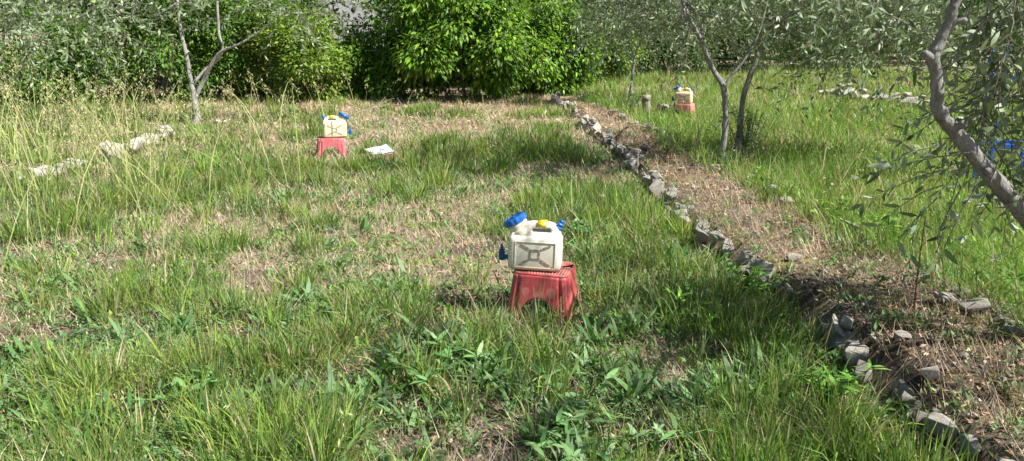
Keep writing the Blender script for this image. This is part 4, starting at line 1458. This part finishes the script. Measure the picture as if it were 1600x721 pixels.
# lush grass of the right field
x, y = scatter(26000, 2.3, 26, .3)
L, Bk, R = regions(x, y)
keep = (rng.random(len(x)) < R * np.clip(.35 + fbm(x, y, 1.1, 8), 0, 1)) & ~blocked(x, y)
fw_d = ((x - fb[0]) / 1.1) ** 2 + ((y - fb[1] + .9) / 1.2) ** 2
x, y = x[keep][:6200], y[keep][:6200]
tall = .75 + .6 * fbm(x, y, 1.6, 12)
V1 = tuft_layer(x, y, 17, .07, .22, .40, .0068, LUSH, .35, .22, .5, 2, tall)
x, y = scatter(6000, 2.3, 26, .3)
L, Bk, R = regions(x, y)
keep = rng.random(len(x)) < R * .35
V2 = tuft_layer(x[keep], y[keep], 8, .05, .3, .5, .0045, STRAW, 0, .25, .4, 3)
o = link('lush_grass', np_mesh('lush_grass', *join_arrays([V1, V2])), None, M['grass'])
tag(o, 'dense bright green grass covering the field right of the bank', 'grass', kind='stuff')

# broad-leaved weeds: rosettes and small bushy herbs
def weeds(cx, cy, nl, lmin, lmax, aspect, cols, flat=.5, rise=.0, spread=.02, quality=2):
    n = len(cx)
    cnt = np.maximum(4, (nl * rng.uniform(.6, 1.4, n)).astype(int))
    i = np.repeat(np.arange(n), cnt)
    m = len(i)
    az = rng.uniform(0, 2 * math.pi, m)
    el = rng.uniform(.15, 1.25, m) * flat
    ax = np.stack([np.cos(az) * np.cos(el), np.sin(az) * np.cos(el), np.sin(el)], 1)
    hh = rng.random(m) * rise
    x, y = cx[i] + rng.normal(0, spread, m), cy[i] + rng.normal(0, spread, m)
    p = np.stack([x, y, H(x, y) + .004 + hh], 1)
    ln = rng.uniform(lmin, lmax, n)[i] * rng.uniform(.6, 1.15, m)
    up = np.tile(np.array([0, 0, 1.0]), (m, 1)) + rng.normal(0, .25, (m, 3))
    c = pal(n, cols, None, .12)[i] * (1 + rng.normal(0, .12, (m, 1)))
    return leaves(p, ax, up, ln, ln * aspect, np.clip(c, .01, .9), .2, quality)


WEED = [(0.105, 0.22, 0.065), (0.15, 0.275, 0.09), (0.075, 0.175, 0.055), (0.21, 0.31, 0.15)]
x, y = scatter(16000, 1.9, 15, .5)
L, Bk, R = regions(x, y)
dn = np.clip(grass_density(x, y) * .6 + fbm(x, y, .6, 20) - .35, .03, 1)
keep = (rng.random(len(x)) < dn * L) & ~blocked(x, y)
x, y = x[keep], y[keep]
k1 = len(x) * 2 // 5
w1 = weeds(x[:k1][:2600], y[:k1][:2600], 10, .07, .19, .17, WEED, .8)
w2 = weeds(x[k1:][:4200], y[k1:][:4200], 18, .015, .045, .42, WEED, .8, .09, .045, 1)
xc, yc = scatter(26000, 1.9, 16, .4)
Lc = regions(xc, yc)[0]
keep = (rng.random(len(xc)) < Lc * np.clip(fbm(xc, yc, .40, 71) * 2.6 - .72 - .6 * humus_shade(xc, yc), .05, .9)) & ~blocked(xc, yc)
w5 = weeds(xc[keep][:12000], yc[keep][:12000], 11, .022, .06, .36, WEED + GREENS, .9, .05, .04, 1)
rx, ry = [], []
for px, py, r, n in [(700, 570, .22, 16), (760, 600, .2, 14), (640, 580, .15, 8), (880, 690, .18, 12), (1000, 620, .2, 8), (480, 690, .2, 12), (60, 680, .25, 14), (330, 650, .2, 10), (1090, 500, .2, 12), (1160, 520, .18, 10), (1230, 600, .2, 10), (560, 660, .15, 8), (930, 560, .15, 8), (1120, 650, .2, 8), (200, 560, .2, 8), (1000, 390, .4, 14), (930, 370, .3, 14)]:
    c0 = gp(px, py)
    rx.append(rng.normal(c0[0], r, n)); ry.append(rng.normal(c0[1], r, n))
rx, ry = np.concatenate(rx), np.concatenate(ry)
keep = ~blocked(rx, ry)
w6 = weeds(rx[keep], ry[keep], 13, .10, .2, .15, WEED + [(0.20, 0.30, 0.15)], .95, .02)
xb, yb = scatter(11000, 2.2, 17, .4)
Bb = bank_mask(xb, yb)
keep = rng.random(len(xb)) < Bb * np.clip(fbm(xb, yb, .5, 30) * 1.9 - .45, 0, 1)
w3 = weeds(xb[keep], yb[keep], 12, .02, .06, .35, WEED + [(0.25, 0.22, 0.10)], .8, .05, .03, 1)
xr, yr = scatter(5000, 3, 18, .3)
keep = rng.random(len(xr)) < regions(xr, yr)[2] * .5
w4 = weeds(xr[keep], yr[keep], 12, .03, .08, .35, LUSH, .8, .22, .06, 1)
o = link('broadleaf_weeds', np_mesh('broadleaf_weeds', *join_arrays([w1, w2, w3, w4, w5, w6])), None, M['grass'])
tag(o, 'small broad-leaved weeds scattered between the grass tufts', 'weeds', kind='stuff')

# dry straw: lying stems and short upright dead blades
x, y = scatter(420000, 1.9, 20, .55)
L, Bk, R = regions(x, y)
keep = rng.random(len(x)) < (L * (.34 + .22 * sstep(4, 7, y)) * (1 - .85 * humus_shade(x, y)) + Bk * np.clip(.12 + y * .03, 0, .5) + R * .1)
x, y = x[keep], y[keep]
m = len(x)
lying = rng.random(m) < .7
z = H(x, y) + rng.random(m) ** 2 * .03
ln = np.where(lying, rng.uniform(.03, .14, m), rng.uniform(.04, .15, m))
dist = np.hypot(x, y)
wd = rng.uniform(.002, .005, m) * np.clip(dist / 4, .9, 3)
le = np.where(lying, rng.uniform(.75, 1.1, m), np.abs(rng.normal(0, .35, m)))
c = pal(m, STRAW, None, .2)
isb = bank_mask(x, y) > .5
c[isb] = pal(int(isb.sum()), [(0.42, 0.31, 0.20), (0.52, 0.43, 0.30), (0.30, 0.19, 0.12), (0.28, 0.23, 0.15)], None, .2)
az = rng.uniform(0, 2 * math.pi, m)
V = blades(np.stack([x, y, z], 1), ln, wd, az, le, np.where(lying, 0.0, .3), az + math.pi / 2, c, c, 1)
o = link('dry_straw', np_mesh('dry_straw', *V), None, M['dry'])
tag(o, 'dry straw and dead grass blades strewn over the ground', 'straw', kind='stuff')

# fallen leaves and crumbs
x, y = scatter(80000, 1.9, 21, .45)
L, Bk, R = regions(x, y)
far_bare = patch_field(x, y, BARE_P)
keep = (rng.random(len(x)) < (L * (.45 + .5 * np.clip(far_bare, 0, 1)) + Bk * .6))
x, y = x[keep], y[keep]
m = len(x)
dist = np.hypot(x, y)
ln = rng.uniform(.015, .05, m) * np.clip(dist / 6, .8, 2.3)
az = rng.uniform(0, 2 * math.pi, m)
ax = np.stack([np.cos(az), np.sin(az), rng.normal(.1, .25, m)], 1)
up = np.stack([rng.normal(0, .35, m), rng.normal(0, .35, m), np.ones(m)], 1)
c = pal(m, [(0.42, 0.29, 0.18), (0.50, 0.40, 0.28), (0.36, 0.20, 0.11), (0.58, 0.48, 0.36), (0.24, 0.15, 0.09), (0.48, 0.28, 0.16)], None, .2)
fo = (dist > 8) & (rng.random(m) < .5)
c[fo] = pal(int(fo.sum()), [(.50, .30, .17), (.56, .38, .24), (.40, .21, .12), (.60, .46, .32)])
V = leaves(np.stack([x, y, H(x, y) + .004 + rng.random(m) * .012], 1), ax, up, ln, ln * rng.uniform(.3, .65, m), c, .25, 1)
o = link('fallen_leaves', np_mesh('fallen_leaves', *V), None, M['dry'])
tag(o, 'beige and orange-brown fallen leaves littering the ground', 'leaf litter', kind='stuff')

# crumbs of stone on the bank
x, y = scatter(6000, 2.2, 17, .4)
keep = rng.random(len(x)) < bank_mask(x, y) * .8 + regions(x, y)[0] * .03
x, y = x[keep], y[keep]
oct_v = np.array([(1, 0, 0), (-1, 0, 0), (0, 1, 0), (0, -1, 0), (0, 0, .8), (0, 0, -.8)], float)
oct_f = np.array([(0, 2, 4), (2, 1, 4), (1, 3, 4), (3, 0, 4), (2, 0, 5), (1, 2, 5), (3, 1, 5), (0, 3, 5)])
m = len(x)
rad = rng.uniform(.004, .017, m) ** 1.0
V = (np.stack([x, y, H(x, y) + rad * .3], 1)[:, None] + oct_v[None] * (rad[:, None] * rng.uniform(.6, 1.3, (m, 6)))[:, :, None]).reshape(-1, 3)
o = link('gravel', np_mesh('gravel', V, (np.arange(m)[:, None, None] * 6 + oct_f[None]).reshape(-1, 3), np.repeat(pal(m, [(.42, .38, .32), (.55, .50, .43), (.30, .26, .21)]), 6, 0)), None, M['dry'])
tag(o, 'crumbs of pale stone scattered over the earth bank', 'gravel', kind='stuff')

# tall wild oats
def oats(bx, by, hmin, hmax, cols):
    n = len(bx)
    h = rng.uniform(hmin, hmax, n)
    az = rng.uniform(0, 2 * math.pi, n)
    le, cu = np.abs(rng.normal(.06, .22, n)), np.abs(rng.normal(.08, .3, n)).clip(0, .8)
    c = pal(n, cols, None, .12)
    dist = np.hypot(bx, by)
    base = np.stack([bx, by, H(bx, by) - .01], 1)
    w = .0062 * np.clip(dist / 6, .8, 2.2)
    st = blades(base, h, w, az, le, cu, rng.uniform(0, 3.14, n), c, c * 1.05, 5)
    reps = 14
    i = np.repeat(np.arange(n), reps)
    t = rng.uniform(.78, 1.0, n * reps)
    hor = h[i] * (le[i] * t + cu[i] * t * t)
    ver = h[i] * t * np.sqrt(np.clip(1 - (le[i] * .7 + cu[i] * t * .8) ** 2, .04, 1)) - h[i] * .25 * cu[i] * t ** 3
    p = base[i] + np.stack([np.cos(az[i]) * hor, np.sin(az[i]) * hor, ver], 1) + rng.normal(0, .012, (n * reps, 3))
    ax = np.stack([rng.normal(0, .6, n * reps), rng.normal(0, .6, n * reps), -np.ones(n * reps) * .7], 1)
    L = rng.uniform(.02, .038, n * reps) * np.clip(dist[i] / 8, .8, 1.5)
    sp = leaves(p, ax, rng.normal(0, 1, (n * reps, 3)), L, L * .24, pal(n * reps, [(0.52, 0.47, 0.28), (0.45, 0.45, 0.22)], None, .12), .1, 1)
    return [st, sp]


OAT = [(0.38, 0.39, 0.16), (0.30, 0.36, 0.12), (0.50, 0.44, 0.26), (0.22, 0.32, 0.09)]
ox, oy = [], []
for px, py, r, n in [(180, 300, .9, 70), (90, 270, .9, 60), (240, 340, .5, 36), (330, 290, .9, 60), (30, 330, .6, 26), (400, 260, .7, 34), (140, 225, 1.3, 60), (270, 240, 1.0, 46), (20, 240, 1.0, 40), (60, 400, .4, 10), (350, 380, .5, 10), (470, 210, 1.0, 8), (540, 215, .8, 5), (420, 215, .9, 12)]:
    c0 = gp(px, py)
    ox.append(rng.normal(c0[0], r * .6, n)); oy.append(rng.normal(c0[1], r * .6, n))
ox, oy = np.concatenate(ox), np.concatenate(oy)
kk = ~((np.abs(ox - b1[0] * oy / b1[1]) < .28) & (oy < b1[1]) & (rng.random(len(ox)) < .8))
ox, oy = ox[kk], oy[kk]
parts = oats(ox, oy, .6, 1.25, OAT)
xr, yr = scatter(900, 2.6, 20, .1)
keep = rng.random(len(xr)) < regions(xr, yr)[2] * .6
parts += oats(xr[keep], yr[keep], .45, .75, OAT)
xl, yl = scatter(420, 2.0, 16, .2)
keep = (rng.random(len(xl)) < regions(xl, yl)[0] * .4) & ~blocked(xl, yl)
parts += oats(xl[keep], yl[keep], .28, .5, OAT)
o = link('wild_oats', np_mesh('wild_oats', *join_arrays(parts)), None, M['grass'])
tag(o, 'tall pale wild oat stalks, thickest in the left of the orchard', 'oat grass', kind='stuff')

# grass growing close round the near stool, drawn from the same kinds
def ring_grass(o, n, rr, h0, h1):
    a = rng.uniform(0, 2 * math.pi, n)
    r = rr + np.abs(rng.normal(0, .06, n))
    return o.location.x + np.cos(a) * r, o.location.y + np.sin(a) * r


x1, y1 = ring_grass(s1, 12, .25, .1, .2)
kf = (y1 > s1.location.y - .12) | (np.abs(x1 - s1.location.x) > .2)
x1, y1 = x1[kf], y1[kf]
x2 = np.array([s1.location.x - .06, s1.location.x - .01, s1.location.x + .03, s1.location.x - .03, s1.location.x + .13, s1.location.x + .02]); y2 = np.array([-.23, -.22, -.24, -.20, -.25, -.19]) + s1.location.y
x3, y3 = ring_grass(s2, 8, .24, .1, .2); x4, y4 = ring_grass(s3, 26, .2, .1, .2)
V = [tuft_layer(np.concatenate([x1, x2]), np.concatenate([y1, y2]), 13, .022, .10, .19, .0042, LUSH + GREENS, .3, .25, .5),
     tuft_layer(x3, y3, 12, .03, .08, .14, .004, STRAW + GREENS, .3), tuft_layer(x4, y4, 16, .05, .2, .32, .005, LUSH, .3)]
o = link('grass_fringe', np_mesh('grass_fringe', *join_arrays(V)), None, M['grass'])
tag(o, 'grass standing close around the legs of the red stools', 'grass', kind='stuff')

# brown dead undergrowth along the far bank and hedge foot
x, y = scatter(13000, 2.5, 25, .1)
L, Bk, R = regions(x, y)
keep = rng.random(len(x)) < (Bk * np.clip(.02 + y * .035, 0, .6) * np.clip(fbm(x, y, .5, 44) * 2.4 - .8, 0, 1) + (y > 15.5) * .35)
V = tuft_layer(x[keep], y[keep], 9, .05, .08, .26, .004, [(0.36, 0.26, 0.15), (0.42, 0.34, 0.20), (0.28, 0.17, 0.10), (0.20, 0.22, 0.09)], 0, .3, .4, 2)
xk, yk = scatter(5000, 2.3, 17, .4)
keep = rng.random(len(xk)) < bank_mask(xk, yk) * np.clip(fbm(xk, yk, .45, 90) * 2.4 - .75, 0, .9)
V2 = tuft_layer(xk[keep], yk[keep], 8, .03, .05, .15, .0055, GREENS + STRAW, .4, .3, .6, 2)
V = join_arrays([V, V2])
o = link('dead_undergrowth', np_mesh('dead_undergrowth', *V), None, M['dry'])
tag(o, 'brown withered undergrowth on the bank and below the hedge', 'dead grass', kind='stuff')

# sucker shoots round the twin olive and a leafy sapling on the bank
def small_plant(name, label, p, h, nl, leaf, cols, stem_col, n_st=1, spread=.05, cat='plant', aspect=.3, mat='grass'):
    p = np.array(p)
    t = tag(empty(name, p), label, cat)
    LB, LA = [], []
    for k in range(n_st):
        top = np.array([rng.normal(0, spread), rng.normal(0, spread), h * rng.uniform(.75, 1.0)])
        s0 = np.array([rng.normal(0, spread * .4), rng.normal(0, spread * .4), -.02])
        tube_obj('stem', [s0, (s0 + top) / 2 + rng.normal(0, .012, 3), top], [.006, .005, .002], stem_col, t, 5, 3)
        tt = rng.uniform(.3, 1.0, nl)
        LB.append(s0 + (top - s0) * tt[:, None])
        az = rng.uniform(0, 6.28, nl)
        LA.append(np.stack([np.cos(az), np.sin(az), rng.uniform(-.1, .8, nl)], 1))
    LB, LA = np.concatenate(LB), np.concatenate(LA)
    m = len(LB)
    L = leaf * rng.uniform(.6, 1.2, m)
    V = leaves(LB, LA, np.tile([0, 0, 1.0], (m, 1)) + rng.normal(0, .3, (m, 3)), L, L * aspect, pal(m, cols) * 1.25, .15, 2)
    link('foliage', np_mesh('foliage', *V), t, M[mat])
    return t


M['red_stem'] = plastic('red_stem', (0.25, 0.06, 0.06), .6)
M['green_stem'] = plastic('green_stem', (0.13, 0.2, 0.05), .6)
small_plant('sapling', 'slender red-stemmed sapling on the bank', gp(1431, 500), .62, 34, .05, OLIVE, M['red_stem'], 1, .03, 'sapling', .26)
small_plant('olive_sucker', 'dense grey leafy shoots round a stump behind the leaning olive', gp(1166, 262) + [.05, .25, 0], .72, 46, .06, SILV + MID, M['twig'], 22, .14, 'shoots', .26)
small_plant('olive_sucker', 'low leafy shoots at the foot of the Y-shaped olive', gp(1128, 272) + [.05, .0, 0], .26, 20, .05, MID, M['twig'], 12, .12, 'shoots', .26)
small_plant('olive_sucker', 'dark leafy shoots at the foot of the thin young olive', gp(990, 176), .45, 30, .06, DARK, M['twig'], 12, .16, 'shoots', .3)
small_plant('leafy_herb', 'yellow-green herb beside the stone row', gp(1290, 352), .25, 26, .05, YEL, M['green_stem'], 7, .10, 'herb', .4)
small_plant('leafy_herb', 'bright herb under the hanging foreground leaves', gp(1385, 395), .30, 28, .055, YEL + LUSH, M['green_stem'], 8, .12, 'herb', .4)
small_plant('leafy_herb', 'tall green herb beside the middle of the stone edging', gp(1205, 480) - [.1, 0, 0], .24, 22, .07, LUSH, M['green_stem'], 8, .10, 'herb', .3)
small_plant('leafy_herb', 'lance-leaved green herb against the large edging stones', gp(1290, 640), .22, 22, .08, LUSH, M['green_stem'], 7, .08, 'herb', .24)
small_plant('leafy_herb', 'grey-green leafy herb in front of the stool on the left', gp(700, 590), .16, 13, .085, WEED, M['green_stem'], 12, .17, 'herb', .26)
small_plant('leafy_herb', 'broad-leaved herb at the right of the near stool', gp(1075, 505), .14, 24, .10, LUSH, M['green_stem'], 8, .10, 'herb', .28)
small_plant('leafy_herb', 'pale leafy herb in the middle of the bottom edge', gp(890, 680), .14, 12, .09, WEED, M['green_stem'], 12, .16, 'herb', .26)
small_plant('leafy_herb', 'leafy green herb in the bottom left grass', gp(310, 640), .16, 13, .08, WEED, M['green_stem'], 10, .14, 'herb', .26)
small_plant('leafy_herb', 'low clover-like herb right of the near jerrycan', gp(925, 375), .12, 30, .045, WEED, M['green_stem'], 10, .18, 'herb', .5)

# poppies and white flowers
M['poppy'] = plastic('poppy_petal', (0.75, 0.03, 0.02), .6)
for lab, px, py in [('red poppy right of the far stone wall', 1432, 148), ('red poppy by the dry plants left of the far wall', 1345, 124), ('orange-red poppy just left of the brightest poppy', 1418, 150), ('pale red poppy left of the far stone wall top', 1338, 136)]:
    p = gp(px, py + 14)
    t = tag(empty('poppy', p), lab, 'poppy', 'poppies in the far grass')
    tube_obj('stem', [(0, 0, -.02), (.01, 0, .25), (.0, .01, .44)], [.004, .0035, .003], M['green_stem'], t, 5, 3)
    for k in range(4):
        a = k * math.pi / 2 + .3
        bm = bmesh.new()
        bmesh.ops.create_icosphere(bm, subdivisions=1, radius=.035)
        for v in bm.verts: v.co = Vector((v.co.x, v.co.y, v.co.z * .25 + (v.co.x ** 2 + v.co.y ** 2) * 8)); v.co += Vector((math.cos(a) * .024, math.sin(a) * .024, .445))
        link('petal', bm_mesh('petal', bm), t, M['poppy'])
x, y = scatter(420, 4, 18, 0)
keep = rng.random(len(x)) < regions(x, y)[2] * .9
x, y = x[keep], y[keep]
m = len(x) * 5
i = np.repeat(np.arange(len(x)), 5)
az = np.tile(np.arange(5) * 1.257, len(x))
hh = (.28 + .15 * rng.random(len(x)))[i]
V = leaves(np.stack([x[i], y[i], H(x, y)[i] + hh], 1), np.stack([np.cos(az), np.sin(az), np.full(m, .3)], 1), np.tile([0, 0, 1.0], (m, 1)), np.full(m, .014) * np.clip(y[i] / 8, 1, 1.8), np.full(m, .012), np.tile([.75, .75, .70], (m, 1)), .1, 1)
o = link('white_flowers', np_mesh('white_flowers', *V), None, M['flower'])
tag(o, 'tiny white flowers dotted through the right field', 'flowers', kind='stuff')
